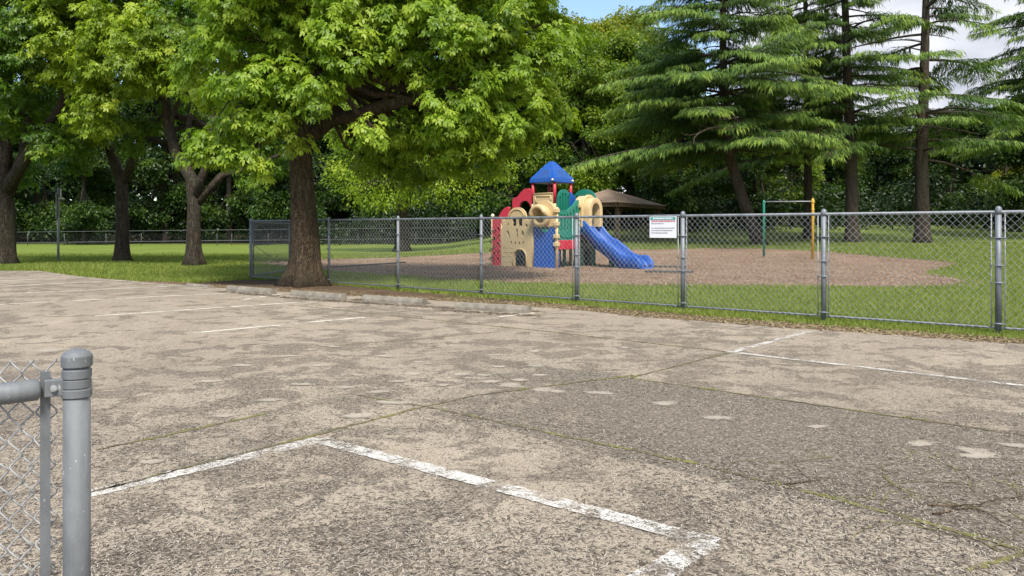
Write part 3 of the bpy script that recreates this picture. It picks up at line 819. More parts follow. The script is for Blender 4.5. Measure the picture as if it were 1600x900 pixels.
for src, px, Y, rz, sc, lab in (
    (W4, 985, 66, 1.2, .98, 'fresh green tree left of the leaning cedar boughs, above the brown shelter roof'),
    (W3, 1060, 76, 4.2, .95, 'yellow-green treetop partly hidden by the upper boughs of the leaning cedar'),
    (W3, 925, 70, 5.1, 1.0, 'bushy yellow-green tree in the first row right of the big bright crown'),
    (W3, 985, 82, 0.6, 1.22, 'rounded yellow-green treetop highest against the blue gap in the clouds'),
    (W3, 885, 78, 3.0, 1.12, 'tall yellow-green treetop rising just right of the big bright crown'),
    (W3, 1010, 84, 2.0, 1.1, 'tall green woodland tree under the cloud edge, left of the cedars'),
    (W1, 855, 72, 1.0, 1.1, 'woodland tree just right of the big bright tree crown, behind the play tower'),
    (W2, 800, 66, 2.2, 1.0, 'dark woodland tree behind the red arched play panel'),
    (W1, 745, 84, 3.0, 1.05, 'dark woodland tree filling the gap right of the lime tree trunk'),
    (W2, 690, 88, 0.4, 1.3, 'dark woodland tree directly behind the lime tree crown'),
    (W1, 600, 88, 4.0, 1.15, 'dark woodland tree behind the lime tree, on its left side'),
    (W2, 540, 88, 5.0, 1.15, 'dark woodland tree seen just right of the thick brown trunk'),
    (W1, 430, 80, 0.9, 1.0, 'dark woodland tree seen just left of the thick brown trunk'),
    (W2, 360, 84, 1.9, 1.15, 'dark woodland tree behind the low pipe fence, right of the vase-shaped tree'),
    (W1, 260, 82, 2.7, 1.1, 'dark woodland tree behind the low fence, between the forked and vase-shaped trees'),
    (W2, 60, 84, 4.4, 1.2, 'dark woodland tree behind the low fence beside the grey post'),
    (W1, -30, 80, 5.3, 1.1, 'dark woodland tree behind the leftmost trunk'),
    (W2, 1180, 66, 3.6, .82, 'rounded green tree behind the green bar post'),
    (W4, 1235, 70, .2, .62, 'bright green tree showing between the green and the yellow bar post'),
    (W2, 1285, 74, .2, .8, 'rounded tree behind the thin cedar trunk'),
    (W1, 1370, 78, 1.4, .66, 'low dark tree between the two rightmost cedar trunks'),
    (W2, 1490, 74, 2.6, .82, 'low green tree right of the last cedar trunk, under the open sky'),
    (W3, 1570, 78, 3.3, .62, 'yellow-green low tree at the far right under the clouds'),
    (W1, 1640, 60, 4.1, .85, 'dark tree cut by the right picture edge'),
    (W2, 1710, 66, 4.9, .9, 'dark tree hidden mostly beyond the right picture edge')):
    copy_tree(src, wp(px, Y), rz, sc, lab, GRPN)
# small tree behind the low fence
copy_tree(W2, wp(133, 75), 1.3, .82, 'small tree with bare lower trunk standing at the low fence on the left', GRPN)

# undergrowth and far wood: leaf masses
def leaf_mass(name, pts, n_per, leaf, mat, rad, seed):
    rg = np.random.default_rng(seed); C = np.array(pts, float)
    cc = C - np.array([0, -1.0, 1.0])
    V, F, T = clumps_to_leaves(rg, C, rg.uniform(rad[0], rad[1], len(C)), C - np.array([0, 0, .6]), n_per, leaf[0], leaf[1], False)
    o = link_mesh(name, np_mesh(name, V, F, T), mat); o['kind'] = 'stuff'; return o
pts = []
ur = random.Random(8)
for k in range(900):
    px = ur.uniform(-80, 1720)
    Y = ur.uniform(82, 88) if px < 480 else ur.uniform(74, 84) if px < 760 else ur.uniform(70, 86) if px < 880 else ur.uniform(62, 80)
    p = wp(px, Y); hh = (1.5 + 2.5 * (.5 + .5 * math.sin(px * .031 + 1)) + ur.uniform(0, 1.2))
    pts.append((p.x, p.y, p.z + ur.uniform(.2, hh)))
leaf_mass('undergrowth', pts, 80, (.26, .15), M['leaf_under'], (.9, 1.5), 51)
pts = []
for k in range(5200):
    px = ur.uniform(-150, 1800); Y = ur.uniform(98, 112); p = wp(px, Y)
    top = 20 if px < 1040 else 11.0 if px < 1450 else 13.0
    pts.append((p.x, p.y, p.z + ur.uniform(0, top)))
for k in range(2600):
    px = ur.choice((ur.uniform(-1500, -150), ur.uniform(1800, 2900))); Y = ur.uniform(86, 108); p = wp(px, Y); pts.append((p.x, p.y, p.z + ur.uniform(0, 13)))
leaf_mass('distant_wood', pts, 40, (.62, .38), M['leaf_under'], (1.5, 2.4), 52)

# --- cedars
def cedar(base, trunk, r0, label, seed, h=24, zlow=3.5, nb=95, blen=6.0, side=None, skip=0.0, bare=0.0, dens=1.0, mat=None):
    rd = random.Random(seed); rg = np.random.default_rng(seed)
    root = empty('cedar_tree', base, 0, label, 'cedar tree', 'cedars beyond the bark bed')
    tp = [Vector(p) for p in trunk]; pts = []
    for i in range(len(tp) - 1):
        m = max(2, int((tp[i + 1] - tp[i]).length / .5))
        for k in range(m): pts.append(tp[i].lerp(tp[i + 1], k / m))
    pts.append(tp[-1]); n = len(pts)
    rad = [r0 * (1 - .93 * i / (n - 1)) * (1 + .5 * math.exp(-max(p.z, 0) / .4)) for i, p in enumerate(pts)]
    pts[0] = pts[0] - Vector((0, 0, .15))
    MB().tube(pts, rad, 14, wob=.04).build('trunk', M['bark_cedar'], root)
    bb = MB(); Ps, Ds, Ls, Ts = [], [], [], []
    for b in range(nb):
        t = (b + rd.random()) / nb
        z = zlow + (h - zlow) * t ** 1.15
        j = min(range(n), key=lambda i: abs(pts[i].z - z)); s = pts[j]
        a = b * 2.399 + rd.uniform(-.8, .8)
        L = blen * (1 - .78 * t ** 1.3) * rd.choice((.4, .6, .8, .95, 1.1, 1.25)) * rd.uniform(.88, 1.12)
        if side:
            k = math.cos(a - side[0]); L *= 1 + side[1] * k
        if rd.random() < skip: continue
        isbare = rd.random() < bare
        up = rd.uniform(-.06, .26) - .03 * (1 - t)
        dr = rd.uniform(.12, .27)
        path = []
        for i in range(9):
            u = i / 8
            aa = a + .15 * math.sin(u * 3 + b)
            path.append(s + Vector((math.cos(aa) * L * u, math.sin(aa) * L * u, L * (up * u - dr * u * u))))
        rb = .018 + .011 * L
        bb.tube(path, [rb * (1 - .85 * i / 8) for i in range(9)], 6, cap=False)
        if isbare:
            for q in range(5):
                i = rd.randint(2, 7); e = path[i] + Vector((rd.uniform(-1, 1), rd.uniform(-1, 1), rd.uniform(-.3, .3))) * L * .22
                bb.tube(bent(path[i], e, 3, .1, rd), [.02, .015, .01, .006], 4, cap=False)
            if rd.random() < .6: continue
        # side twigs
        for side_ in (-1, 1):
            nt = int(7 + L * 2.6)
            for q in range(nt):
                u = .16 + .84 * (q + rd.random()) / nt
                if isbare and u < .6: continue
                f = u * 8; i = min(7, int(f)); p = path[i].lerp(path[i + 1], f - i)
                d = (path[i + 1] - path[i]).normalized(); sv = Vector((-d.y, d.x, 0)).normalized() * side_
                tl = L * .34 * (1.15 - u) * rd.uniform(.6, 1.1) + .3
                dirv = (d * rd.uniform(.45, .8) + sv * .85).normalized()
                e = p + dirv * tl + Vector((0, 0, -tl * rd.uniform(.04, .26)))
                if rd.random() < .35: bb.tube([p, p.lerp(e, .5) + Vector((0, 0, .04)), e], [.014, .01, .005], 4, cap=False)
                nbld = max(7, int(tl * 17 * dens))
                for w in range(nbld):
                    v = (w + rd.random()) / nbld
                    c = p.lerp(e, v); c.z += .05 * math.sin(v * 3.1)
                    Ps.append((c.x + rd.gauss(0, .05), c.y + rd.gauss(0, .05), c.z + rd.gauss(0, .03)))
                    dd = dirv * rd.uniform(.3, .9) + sv * rd.gauss(0, .35) + d * rd.gauss(.15, .3) + Vector((0, 0, -rd.uniform(.08, .55)))
                    Ds.append(tuple(dd)); Ls.append(rd.uniform(.22, .42))
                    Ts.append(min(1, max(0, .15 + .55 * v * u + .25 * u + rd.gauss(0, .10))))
    bb.build('branches', M['bark_cedar'], root)
    P_ = np.array(Ps); D_ = np.array(Ds); L_ = np.array(Ls)
    S_ = np.cross(unit(D_), UP + rg.normal(size=P_.shape) * .4)
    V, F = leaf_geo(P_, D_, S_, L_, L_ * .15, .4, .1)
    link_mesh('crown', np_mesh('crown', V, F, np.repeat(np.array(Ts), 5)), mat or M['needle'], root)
    return root

def pts_rel(b, l): return [(0, 0, 0)] + [tuple(at(x, y, Y) - b) for x, y, Y in l]
c1 = wp(1187, 44)
cedar(c1, pts_rel(c1, [(1162, 316, 44), (1142, 250, 44), (1130, 130, 44), (1130, 0, 44)]) + [(-2.4, 0, 24)], .36, 'dense dark cedar with leaning trunk and layered drooping boughs, left of the green bar post', 61, 25, 5.6, 185, 6.5, (math.pi, .15), .10, .05)
c2 = wp(1262, 52)
cedar(c2, pts_rel(c2, [(1262, 200, 52), (1258, 0, 52)]) + [(-.2, 0, 26)], .30, 'slim-trunked cedar standing between the leaning cedar and the thick dark one', 62, 26, 5.6, 135, 6.2, (math.pi, .25), .08, .12)
c3 = wp(1331, 46)
cedar(c3, pts_rel(c3, [(1330, 250, 46), (1324, 120, 46), (1320, 0, 46)]) + [(-.6, 0, 25)], .40, 'straight thick-trunked cedar just right of the yellow bar post', 63, 25, 5.8, 120, 6.2, (math.pi, .25), .12, .2)
c4 = wp(1440, 46)
cedar(c4, pts_rel(c4, [(1440, 250, 46), (1444, 120, 46), (1447, 0, 46)]) + [(.6, 0, 25)], .42, 'open-branched cedar with bare boughs against the sky, rightmost cedar trunk', 64, 25, 5.2, 84, 6.6, (0, .1), .15, .33)
c5 = wp(1640, 50)
cedar(c5, [(0, 0, 0), (0, 0, 12), (0, 0, 22)], .4, 'cedar at the right picture edge whose boughs reach in over the clouds', 65, 24, 6, 110, 6.4, None, .08, .12)

# ------------------------------------------------------------------ grass blades
def blades(name, poly_in, polys_out, n, seed, dens_pow=1.6, hgt=(.05, .12), kind='stuff', mat=None, px_range=(-40, 1640), ymin=10, ymax=46):
    rg = np.random.default_rng(seed)
    u = rg.random(n * 4); Y = ymin * (ymax / ymin) ** (u ** .9)
    X = ((rg.uniform(px_range[0], px_range[1], n * 4)) - 800) / FPX * Y
    ok = np.ones(len(X), bool)
    if poly_in: ok &= pip(poly_in, X, Y)
    for p in polys_out: ok &= ~pip(p, X, Y)
    X, Y = X[ok][:n], Y[ok][:n]; m = len(X)
    Z = Hn(X, Y)
    # denser, longer tufts here and there
    k = .75 + .5 * np.sin(X * 1.7 + np.sin(Y * 1.3) * 2) * np.sin(Y * 1.1 + X * .6)
    hh = rg.uniform(hgt[0], hgt[1], m) * (0.7 + .6 * np.clip(k, 0, 1)) * np.clip(Y / 20, .8, 1.4)
    D = unit(np.stack([rg.normal(0, .55, m), rg.normal(0, .55, m), np.ones(m)], -1))
    S = unit(np.cross(D, rand_dir(rg, m)))
    w = (.009 * np.clip(Y / 12, 1, 3.0))[:, None]
    B = np.stack([X, Y, Z - .005], -1)
    tip = B + D * hh[:, None]
    V = np.stack([B - S * w, B + S * w, tip], 1).reshape(-1, 3)
    F = np.arange(m * 3).reshape(-1, 3)
    T = np.repeat(np.clip(rg.normal(.5, .2, m) + .15 * (k - .7), 0, 1), 3)
    o = link_mesh(name, np_mesh(name, V, F, T), mat or M['grass']); o['kind'] = kind; return o
lotx = [(-60, 27.6)] + edge + [last, (40, -12), (-60, -12)]
soil_in = soil_poly
blades('grass', None, [lotx, bark_poly, soil_poly], 330000, 71)
# fringe of longer grass along the fence line and sparse blades in the soil strip
blades('grass_fringe', [p for p in soil_poly], [lotx, [(-30, 15.5), (-1.5, 15.5), (-1.5, 40), (-30, 40)]], 8000, 72, hgt=(.05, .12), ymin=9.5, ymax=30)

# dry litter along the lot edge
def litter(name, n, seed, pick, size, mat, curl=0.8, wid=.2, lift=.004, seg=3):
    """little curled strips lying on the ground; pick(rg,n)->X,Y,Z"""
    rg = np.random.default_rng(seed); X, Y, Z = pick(rg, n); m = len(X)
    L = rg.uniform(size[0], size[1], m); a = rg.uniform(0, 6.283, m); cv = rg.normal(0, curl, m)
    p = np.stack([X, Y, Z + lift], -1); Vs = []
    w = L * wid
    for i in range(seg + 1):
        t = i / seg
        aa = a + cv * t
        d = np.stack([np.cos(aa), np.sin(aa), np.zeros(m)], -1); s = np.stack([-np.sin(aa), np.cos(aa), np.zeros(m)], -1)
        ww = (w * (1 - .75 * abs(2 * t - 1)) / 2)[:, None]
        zz = np.stack([np.zeros(m), np.zeros(m), L * .18 * math.sin(math.pi * t) * rg.random(m)], -1)
        Vs += [p - s * ww + zz, p + s * ww + zz]
        p = p + d * (L / seg)[:, None]
    V = np.stack(Vs, 1).reshape(-1, 3); k = 2 * (seg + 1)
    b = (np.arange(m) * k)[:, None]
    F = np.concatenate([b + np.array([2 * i, 2 * i + 1, 2 * i + 3, 2 * i + 2]) for i in range(seg)], 0)
    T = np.repeat(np.clip(rg.random(m), 0, 1), k)
    o = link_mesh(name, np_mesh(name, V, F, T), mat); o['kind'] = 'stuff'; return o
def pick_edge(rg, n):
    i = rg.integers(2, len(edge) - 1, n * 2); t = rg.random(n * 2)
    E = np.array(edge + [last]); a, b = E[i], E[i + 1] if True else None
    p = a + (b - a) * t[:, None]; d = unit(b - a); nrm = np.stack([-d[:, 1], d[:, 0]], -1)
    off = rg.normal(.22, .22, n * 2); p = p + nrm * off[:, None]
    z = np.where(pip(lotx, p[:, 0], p[:, 1]), .022, .014); keep = (off > -.12)
    return p[keep][:n, 0], p[keep][:n, 1], z[keep][:n]
def pick_stops(rg, n):
    xs_, ys_ = [], []
    for a, b in (((690, 487), (845, 496)), ((550, 474), (675, 482)), ((440, 466), (548, 474)), ((340, 457), (438, 465)), ((690, 483), (840, 489)), ((550, 470), (670, 476))):
        a, b = gp(*a), gp(*b); t = rg.random(n // 6); xs_.append(a.x + (b.x - a.x) * t + rg.normal(0, .06, len(t))); ys_.append(a.y + (b.y - a.y) * t + rg.normal(0, .10, len(t)))
    X = np.concatenate(xs_); Y = np.concatenate(ys_); return X, Y, np.full(len(X), .022)
litter('stop_shade_litter', 2600, 83, pick_stops, (.03, .10), M['shade_debris'], .8, .3, .004)  # darkens the ground round the stops in place of their shadow
litter('leaf_litter', 9000, 81, pick_edge, (.05, .13), M['straw'], .8, .28, .006)
def pick_lot(rg, n):
    Y = 1.7 * (13 / 1.7) ** rg.random(n * 2); X = (rg.uniform(-30, 1640, n * 2) - 800) / FPX * Y
    k = np.sin(X * 1.3 + 1.1 * np.sin(Y * .9)) * np.sin(Y * 1.7 + X * .5) + .5 * np.sin(X * 3.1 + Y * 2.3)
    keep = pip(lotx, X, Y) & (rg.random(n * 2) < .45 + .4 * k)
    return X[keep][:n], Y[keep][:n], np.full(int(min(n, keep.sum())), .022)
litter('twig_crumbs', 120000, 82, pick_lot, (.016, .046), M['crumb'], 1.5, .17, .002)

def pick_bark(rg, n):
    Y = rg.uniform(19.5, 38, n * 3); X = (rg.uniform(380, 1540, n * 3) - 800) / FPX * Y
    k = pip(bark_poly, X, Y); X, Y = X[k][:n], Y[k][:n]; return X, Y, Hn(X, Y) + .03
litter('bark_chips', 30000, 84, pick_bark, (.06, .16), M['chips'], .3, .34, .004, 2)
def pick_bedge(rg, n):
    E = np.array(bark_poly); i = rg.integers(0, len(E), n); b = E[(i + 1) % len(E)]; t = rg.random((n, 1)); p = E[i] + (b - E[i]) * t + rg.normal(0, .28, (n, 2))
    return p[:, 0], p[:, 1], Hn(p[:, 0], p[:, 1]) + .045
litter('edge_chips', 5000, 85, pick_bedge, (.06, .18), M['chips'], .3, .34, .004, 2)
# fine branching cracks at the lower right, and weeds in the joints
mb = MB(); kr = random.Random(12)
def crack(p, ang, L, w, depth):
    q = p.copy(); n = max(3, int(L / .05))
    for i in range(n):
        ang += kr.gauss(0, .28); e = q + Vector((math.cos(ang), math.sin(ang))) * (L / n)
        strip(mb, q, e, w * (1 - .6 * i / n), LZ + .005 + .00005 * len(mb.f) % .002, .05, w * .2)
        if depth and kr.random() < .16: crack(q.copy(), ang + kr.choice((-1, 1)) * kr.uniform(.5, 1.2), L * kr.uniform(.3, .6), w * .7, depth - 1)
        q = e
for (x, y), an, L in (((1610, 790), 2.9, 1.3), ((1640, 830), 2.7, 1.2), ((1500, 760), 3.3, 1.0), ((1560, 870), 1.9, .8), ((1460, 830), 2.4, 1.0), ((1600, 745), 3.0, 1.2), ((1400, 745), 3.2, 1.0), ((1300, 720), 2.8, .9), ((820, 605), 2.0, .6), ((880, 600), 3.0, .7)):
    crack(P(x, y), an, L, .008, 2)
mb.build('pavement_cracks', M['joint'])['kind'] = 'structure'
def weeds(name, segs, n, seed):
    rg = np.random.default_rng(seed); Bs = []
    for a, b in segs:
        a, b = P(*a), P(*b); m = max(2, int((b - a).length * 1.3))
        for _ in range(m):
            t = rg.random(); c = a.lerp(b, t)
            for _k in range(rg.integers(4, 12)): Bs.append((c.x + rg.normal(0, .02), c.y + rg.normal(0, .012), LZ + .002))
    B = np.array(Bs); m = len(B); D = unit(np.stack([rg.normal(0, .8, m), rg.normal(0, .8, m), np.ones(m)], -1)); S = unit(np.cross(D, rand_dir(rg, m))) * .0035
    V = np.stack([B - S, B + S, B + D * rg.uniform(.012, .045, (m, 1))], 1).reshape(-1, 3)
    o = link_mesh(name, np_mesh(name, V, np.arange(m * 3).reshape(-1, 3), np.repeat(rg.random(m), 3)), M['grass']); o['kind'] = 'stuff'
weeds('joint_weeds', (((668, 640), (870, 684)), ((870, 684), (1070, 726)), ((1070, 726), (1300, 785)), ((1300, 785), (1450, 825)), ((1450, 825), (1640, 880)), ((982, 594), (1250, 633)), ((1250, 633), (1700, 700)), ((750, 621), (990, 590)), ((985, 594), (1140, 554)), ((590, 493), (860, 521)), ((860, 521), (1137, 553)), ((1510, 900), (1640, 862))), 1, 90)

# dead twigs at the lower right of the lot
for k, (pl, lab) in enumerate(((((1448, 797), (1490, 800), (1530, 797), (1565, 789), (1650, 772)), 'long thin dead twig nearest the right picture edge, above the others'), (((1462, 813), (1492, 805), (1525, 804), (1562, 822), (1592, 841), (1680, 838)), 'forked-looking dead twig lying at the lower right mossy joint'), (((1225, 766), (1262, 761), (1290, 755), (1315, 752)), 'short dead twig lying on the grey pavement right of the painted corner'))):
    pp = [gp(x, y) for x, y in pl]; q = []
    for i in range(len(pp) - 1):
        for m_ in range(5):
            v = pp[i].lerp(pp[i + 1], m_ / 5); q.append((v.x + random.gauss(0, .006), v.y + random.gauss(0, .006), LZ + .008 + random.uniform(0, .006)))
    mbt = MB(); mbt.tube(q, [.0045 * (1 - .7 * i / len(q)) for i in range(len(q))], 6, wob=.2)
    props(mbt.build('twig', M['wood']), lab, 'twig', 'dead twigs on the pavement')

# ------------------------------------------------------------------ wheel stops
STOPS = (((705, 485), (831, 492), .13, 'nearest and rightmost concrete wheel stop, chipped at its near end'), ((561, 472), (664, 479), .13, 'concrete wheel stop, second from the right at the soil edge'),
         ((450, 464), (536, 471), .13, 'concrete wheel stop lying right in front of the thick brown trunk'), ((350, 456), (426, 462), .13, 'concrete wheel stop left of the thick brown trunk, before the fence corner'), ((288, 447.5), (326, 451), .06, 'sunken farthest wheel stop, leftmost in the row and almost buried'))
for k, (a, b, hh, lab) in enumerate(STOPS):
    a, b = gp(*a), gp(*b); d = (b - a); a, b = a + d * .045, b - d * .045; d = (b - a); L = d.length; d.normalize(); s = Vector((-d.y, d.x, 0))
    prof = [(-.09, 0), (-.085, hh * .45), (-.055, hh), (.055, hh), (.085, hh * .45), (.09, 0)]
    mbs = MB(); rs = random.Random(k + 5)
    n = 18; vs = []
    for i in range(n + 1):
        p = a + d * (L * i / n) + s * .09
        for (u, z) in prof:
            q = p + s * (u + rs.gauss(0, .002)); vs.append((q.x, q.y, z + LZ - .004 + rs.gauss(0, .0025) * (z > 0)))
    m = len(prof)
    fs = [(i * m + j, (i + 1) * m + j, (i + 1) * m + j + 1, i * m + j + 1) for i in range(n) for j in range(m - 1)]
    fs += [tuple(reversed(range(m))), tuple(n * m + j for j in range(m))]
    fs = [tuple(reversed(f)) for f in fs]
    mbs.add(vs, fs)
    props(mbs.build('wheel_stop', M['stop'], bevel=.008), lab, 'wheel stop', 'concrete wheel stops along the lot edge')

# ------------------------------------------------------------------ chain link
def chain_mesh(p0, p1, z0, z1, pitch, ph, wr, depth=.012, sides=3, zf=None, sub=1, jit=0.0):
    """woven zigzag wires between two ground points; each wire a 3-sided tube"""
    p0 = np.array(p0, float)[:2]; p1 = np.array(p1, float)[:2]; L = np.linalg.norm(p1 - p0); d = (p1 - p0) / L; nr = np.array([-d[1], d[0]])
    nw = int(L / (pitch / 2)); nh = int((z1 - z0) / (ph / 2))
    i = np.arange(nw); j = np.arange(nh * sub + 1) / sub
    I, J = np.meshgrid(i, j, indexing='ij')
    ph_ = np.cos(math.pi * (J + I))
    tri = ph_ if sub == 1 else np.arcsin(.97 * ph_) / math.asin(.97)
    x = (I + .5) * (pitch / 2) - tri * pitch / 4 * 1.06
    z = z0 + J * (z1 - z0) / nh
    if jit:
        jr = np.random.default_rng(5); x = x + jr.normal(0, jit, (nw, 1)) * np.sin(J * .7 + jr.random((nw, 1)) * 6) ; z = z + jr.normal(0, jit * .6, (nw, 1))
    y = depth * .5 * np.sin(math.pi * (J + I) + .8) * (1.0 if sub > 1 else 0.0) + (0 if sub > 1 else depth * .5 * np.where((I + J) % 2 == 0, 1, -1) * np.where(J % 2 == 0, 1, -1))
    if zf is not None: z = z + zf(x / L)
    x = np.clip(x, 0, L)
    P_ = np.stack([p0[0] + d[0] * x + nr[0] * y, p0[1] + d[1] * x + nr[1] * y, z], -1)      # nw, nh+1, 3
    A_, B_ = P_[:, :-1].reshape(-1, 3), P_[:, 1:].reshape(-1, 3)
    t = unit(B_ - A_); nn = np.array([nr[0], nr[1], 0.0]); u = unit(np.cross(t, nn)); w = np.cross(t, u)
    Vs = []
    for E in (A_, B_):
        for k in range(sides):
            a = 2 * math.pi * k / sides
            Vs.append(E + (u * math.cos(a) + w * math.sin(a)) * wr)
    V = np.stack(Vs, 1).reshape(-1, 3); b = (np.arange(len(A_)) * 2 * sides)[:, None]
    F = np.concatenate([b + np.array([k, (k + 1) % sides, sides + (k + 1) % sides, sides + k]) for k in range(sides)], 0)
    return V, F

FA, FB = gp(392, 437), gp(1560, 523)
fd = (FB - FA); fd.z = 0; fl = fd.length; fd.normalize(); fn = Vector((-fd.y, fd.x, 0))
def on_fence(px):
    dr = ray(px, 450); k = dr.x / dr.y     # x = k*y, pixel column at about mid-height
    t = (k * FA.y - FA.x) / (fd.x - k * fd.y)
    return FA + fd * t
posts_px = [392, 514, 622, 752, 901, 1067, 1287, 1560]
fp = [on_fence(x) for x in posts_px]
fp.append(fp[-1] + fd * 2.7); fp.append(fp[-1] + fd * 2.7)
FH = 1.80
root = empty('chain_link_fence', FA, 0, 'long grey chain-link fence between the parking lot and the playground', 'fence')
inv = Matrix.Translation(-FA)
def up_(p, z): return Vector((p.x, p.y, z)) - FA
for k, p in enumerate(fp):
    r = .042 if k not in (1, 2, 3) else .036
    mb = MB(); mb.tube([up_(p, -.1), up_(p, FH - .03)], r, 14)
    post = mb.build('post', M['galv'], root)
    cp = MB(); cp.lathe([(r * 1.12, FH - .06), (r * 1.15, FH + .0), (r * .95, FH + .035), (r * .5, FH + .055), (.004, FH + .06)], up_(p, 0), 14)
    cp.build('post_cap', M['galv'], post)
    for z in (.16, .75, 1.0, 1.4):
        tb = MB(); tb.tube([up_(p, z) - fd * .10 - fn * .03, up_(p, z) - fd * .03 - fn * .05, up_(p, z) + fd * .03 - fn * .05, up_(p, z) + fd * .10 - fn * .03], .007, 5)
        tb.tube([up_(p, z - .012), up_(p, z + .012)], r + .006, 14)
        tb.build('tie_band', M['galv'], post)
    if k >= 4:
        for sgn in (-1, 1):
            MB().tube([up_(p, .1) + fd * sgn * .085 - fn * .02, up_(p, FH - .05) + fd * sgn * .085 - fn * .02], .009, 6).build('tension_bar', M['wire'], root)
q = fp[-1]
tr = MB(); tr.tube([up_(fp[0], FH - .03), up_(q, FH - .03)], .026, 12); tr.build('top_rail', M['galv'], root)
tr = MB(); tr.tube([up_(fp[0], .10), up_(q, .10)], .017, 10); tr.build('bottom_rail', M['galv'], root)
for k in range(len(fp) - 1):
    a, b = fp[k] + fd * .05 - fn * .035, fp[k + 1] - fd * .05 - fn * .035
    V, F = chain_mesh(a - FA, b - FA, .08, FH - .02, .104, .112, .0029 - .0005 * (k < 4))
    link_mesh('chain_mesh', np_mesh('chain_mesh', V, F, smooth=True), M['wire'], root)

# open gate leaf behind the trunk
ga = FA + fn * .06; gb = at(452, 427, 26.3); gb.z = 0
gr = empty('gate', ga, 0, 'chain-link gate leaf standing open behind the thick brown trunk', 'gate')
gd = gb - ga; gd.z = 0; gl = gd.length; gd.normalize()
g = lambda t, z: gd * (gl * t) + Vector((0, 0, z))
mb = MB()
mb.tube([g(.02, .10), g(.02, 1.74)], .022, 10); mb.tube([g(1, .10), g(1, 1.74)], .022, 10)
for z in (.12, 1.05, 1.72): mb.tube([g(.02, z), g(1, z)], .022, 10)
mb.build('gate_frame', M['galv'], gr)
MB().tube([g(.02, 1.05), g(1, .12)], .007, 6).build('truss_rod', M['galv'], gr)
V, F = chain_mesh(g(.02, 0), g(1, 0), .12, 1.72, .122, .13, .0030)
link_mesh('chain_mesh', np_mesh('chain_mesh', V, F, smooth=True), M['wire'], gr)

# pipe lying on the bark
pa, pb = gp(512, 420), gp(634, 413.5)
mb = MB(); pa.z = H(pa.x, pa.y) + .06; pb.z = H(pb.x, pb.y) + .10; mb.tube([pa, pa.lerp(pb, .5), pb], .03, 10)
props(mb.build('fallen_pipe', M['darkfence']), 'long dark pipe lying across the bark behind the fence, left part of the bed', 'pipe')
for (a, b, lab) in (((1000, 419), (1072, 419.5), 'far grey edging timber on the bark right of the blue slide'), ((1008, 427), (1083, 428), 'near grey edging timber on the bark at the foot of the blue slide')):
    a, b = gp(*a), gp(*b); d = b - a; an = math.atan2(d.y, d.x); mb = MB()
    mb.box((0, 0, 0), (d.length, .11, .09)); o = mb.build('edging_timber', M['darkfence'], bevel=.012)
    c = (a + b) / 2; o.location = (c.x, c.y, H(c.x, c.y) + .06); o.rotation_euler = (0, 0, an)
    props(o, lab, 'timber', 'edging timbers on the bark')

# notice on the fence
sc = on_fence(1038); sg = empty('fence_sign', (sc.x, sc.y, 1.62), math.atan2(fd.y, fd.x), 'white playground notice with teal header wired to the chain-link fence', 'sign')
yy = -.055
sw, sh = .56, .40
MB().box((0, yy, -.06), (sw, .006, sh)).build('board', M['white'], sg, bevel=.002)
MB().box((0, yy - .0055, .105), (sw * .93, .003, .052)).build('header_band', M['teal'], sg)
rs = random.Random(2)
def dashes(z, h, x0, x1, w0, w1):
    m = MB(); x = x0
    while x < x1:
        w = rs.uniform(w0, w1); w = min(w, x1 - x); m.box((x + w / 2, yy - .0085 if z > .08 else yy - .0055, z), (w, .003, h * rs.uniform(.75, 1.1))); x += w + rs.uniform(.006, .012)
    return m
dashes(.105, .028, -.20, .20, .012, .024).build('lettering', M['white'], sg)
dashes(.055, .026, -.24, .25, .014, .03).build('lettering', M['signred'], sg)
m = dashes(.010, .014, -.24, .02, .02, .05)
for z, x1 in ((-.075, .24), (-.12, .2), (-.165, .1)):
    k = dashes(z, .014, -.24, x1, .02, .05); m.add(k.v, k.f)
m.build('lettering', M['signgrey'], sg)

# ------------------------------------------------------------------ near fence at the lower left
pn = Vector((-1.19, 2.10, 0)); nd = Vector((-.80, -.60, 0)).normalized(); nn = Vector((-nd.y, nd.x, 0))
nr_ = empty('near_fence', pn, 0, 'low grey chain-link fence with thick capped end post in the near lower left corner', 'fence')
mb = MB(); mb.lathe([(.0362, 0.0), (.0362, 1.16)], (0, 0, 0), 40); ep = mb.build('end_post', M['galv_near'], nr_)
mb = MB(); mb.lathe([(.0385, 1.150), (.0408, 1.1505), (.0412, 1.153), (.0412, 1.1775), (.0405, 1.180), (.0385, 1.183), (.032, 1.190), (.022, 1.195), (.010, 1.1978), (.001, 1.1985)], (0, 0, 0), 56, False); mb.build('post_cap', M['galv_near'], ep)
for z0, z1, r in ((1.118, 1.143, .0392), (1.092, 1.1165, .0385), (1.067, 1.090, .0402)):
    MB().lathe([(r - .003, z0), (r, z0 + .002), (r, z1 - .002), (r - .003, z1)], (0, 0, 0), 56, False).build('brace_band', M['galv_near'], ep)
zr = 1.098
mb = MB(); rotm = Matrix.Rotation(math.atan2(nd.y, nd.x), 3, 'Z')
mb.box(nd * .058 + Vector((0, 0, zr)), (.05, .022, .046), rotm); mb.build('rail_clamp', M['galv_near'], ep, bevel=.003); ep.scale = (.93, .93, 1)
mb = MB(); mb.tube([nd * .060 + nn * .010 + Vector((0, 0, zr)), nd * .060 + nn * .019 + Vector((0, 0, zr))], .009, 12)
mb.tube([nd * .060 + nn * .019 + Vector((0, 0, zr)), nd * .060 + nn * .024 + Vector((0, 0, zr))], .005, 8); mb.build('bolt', M['wire'], ep)
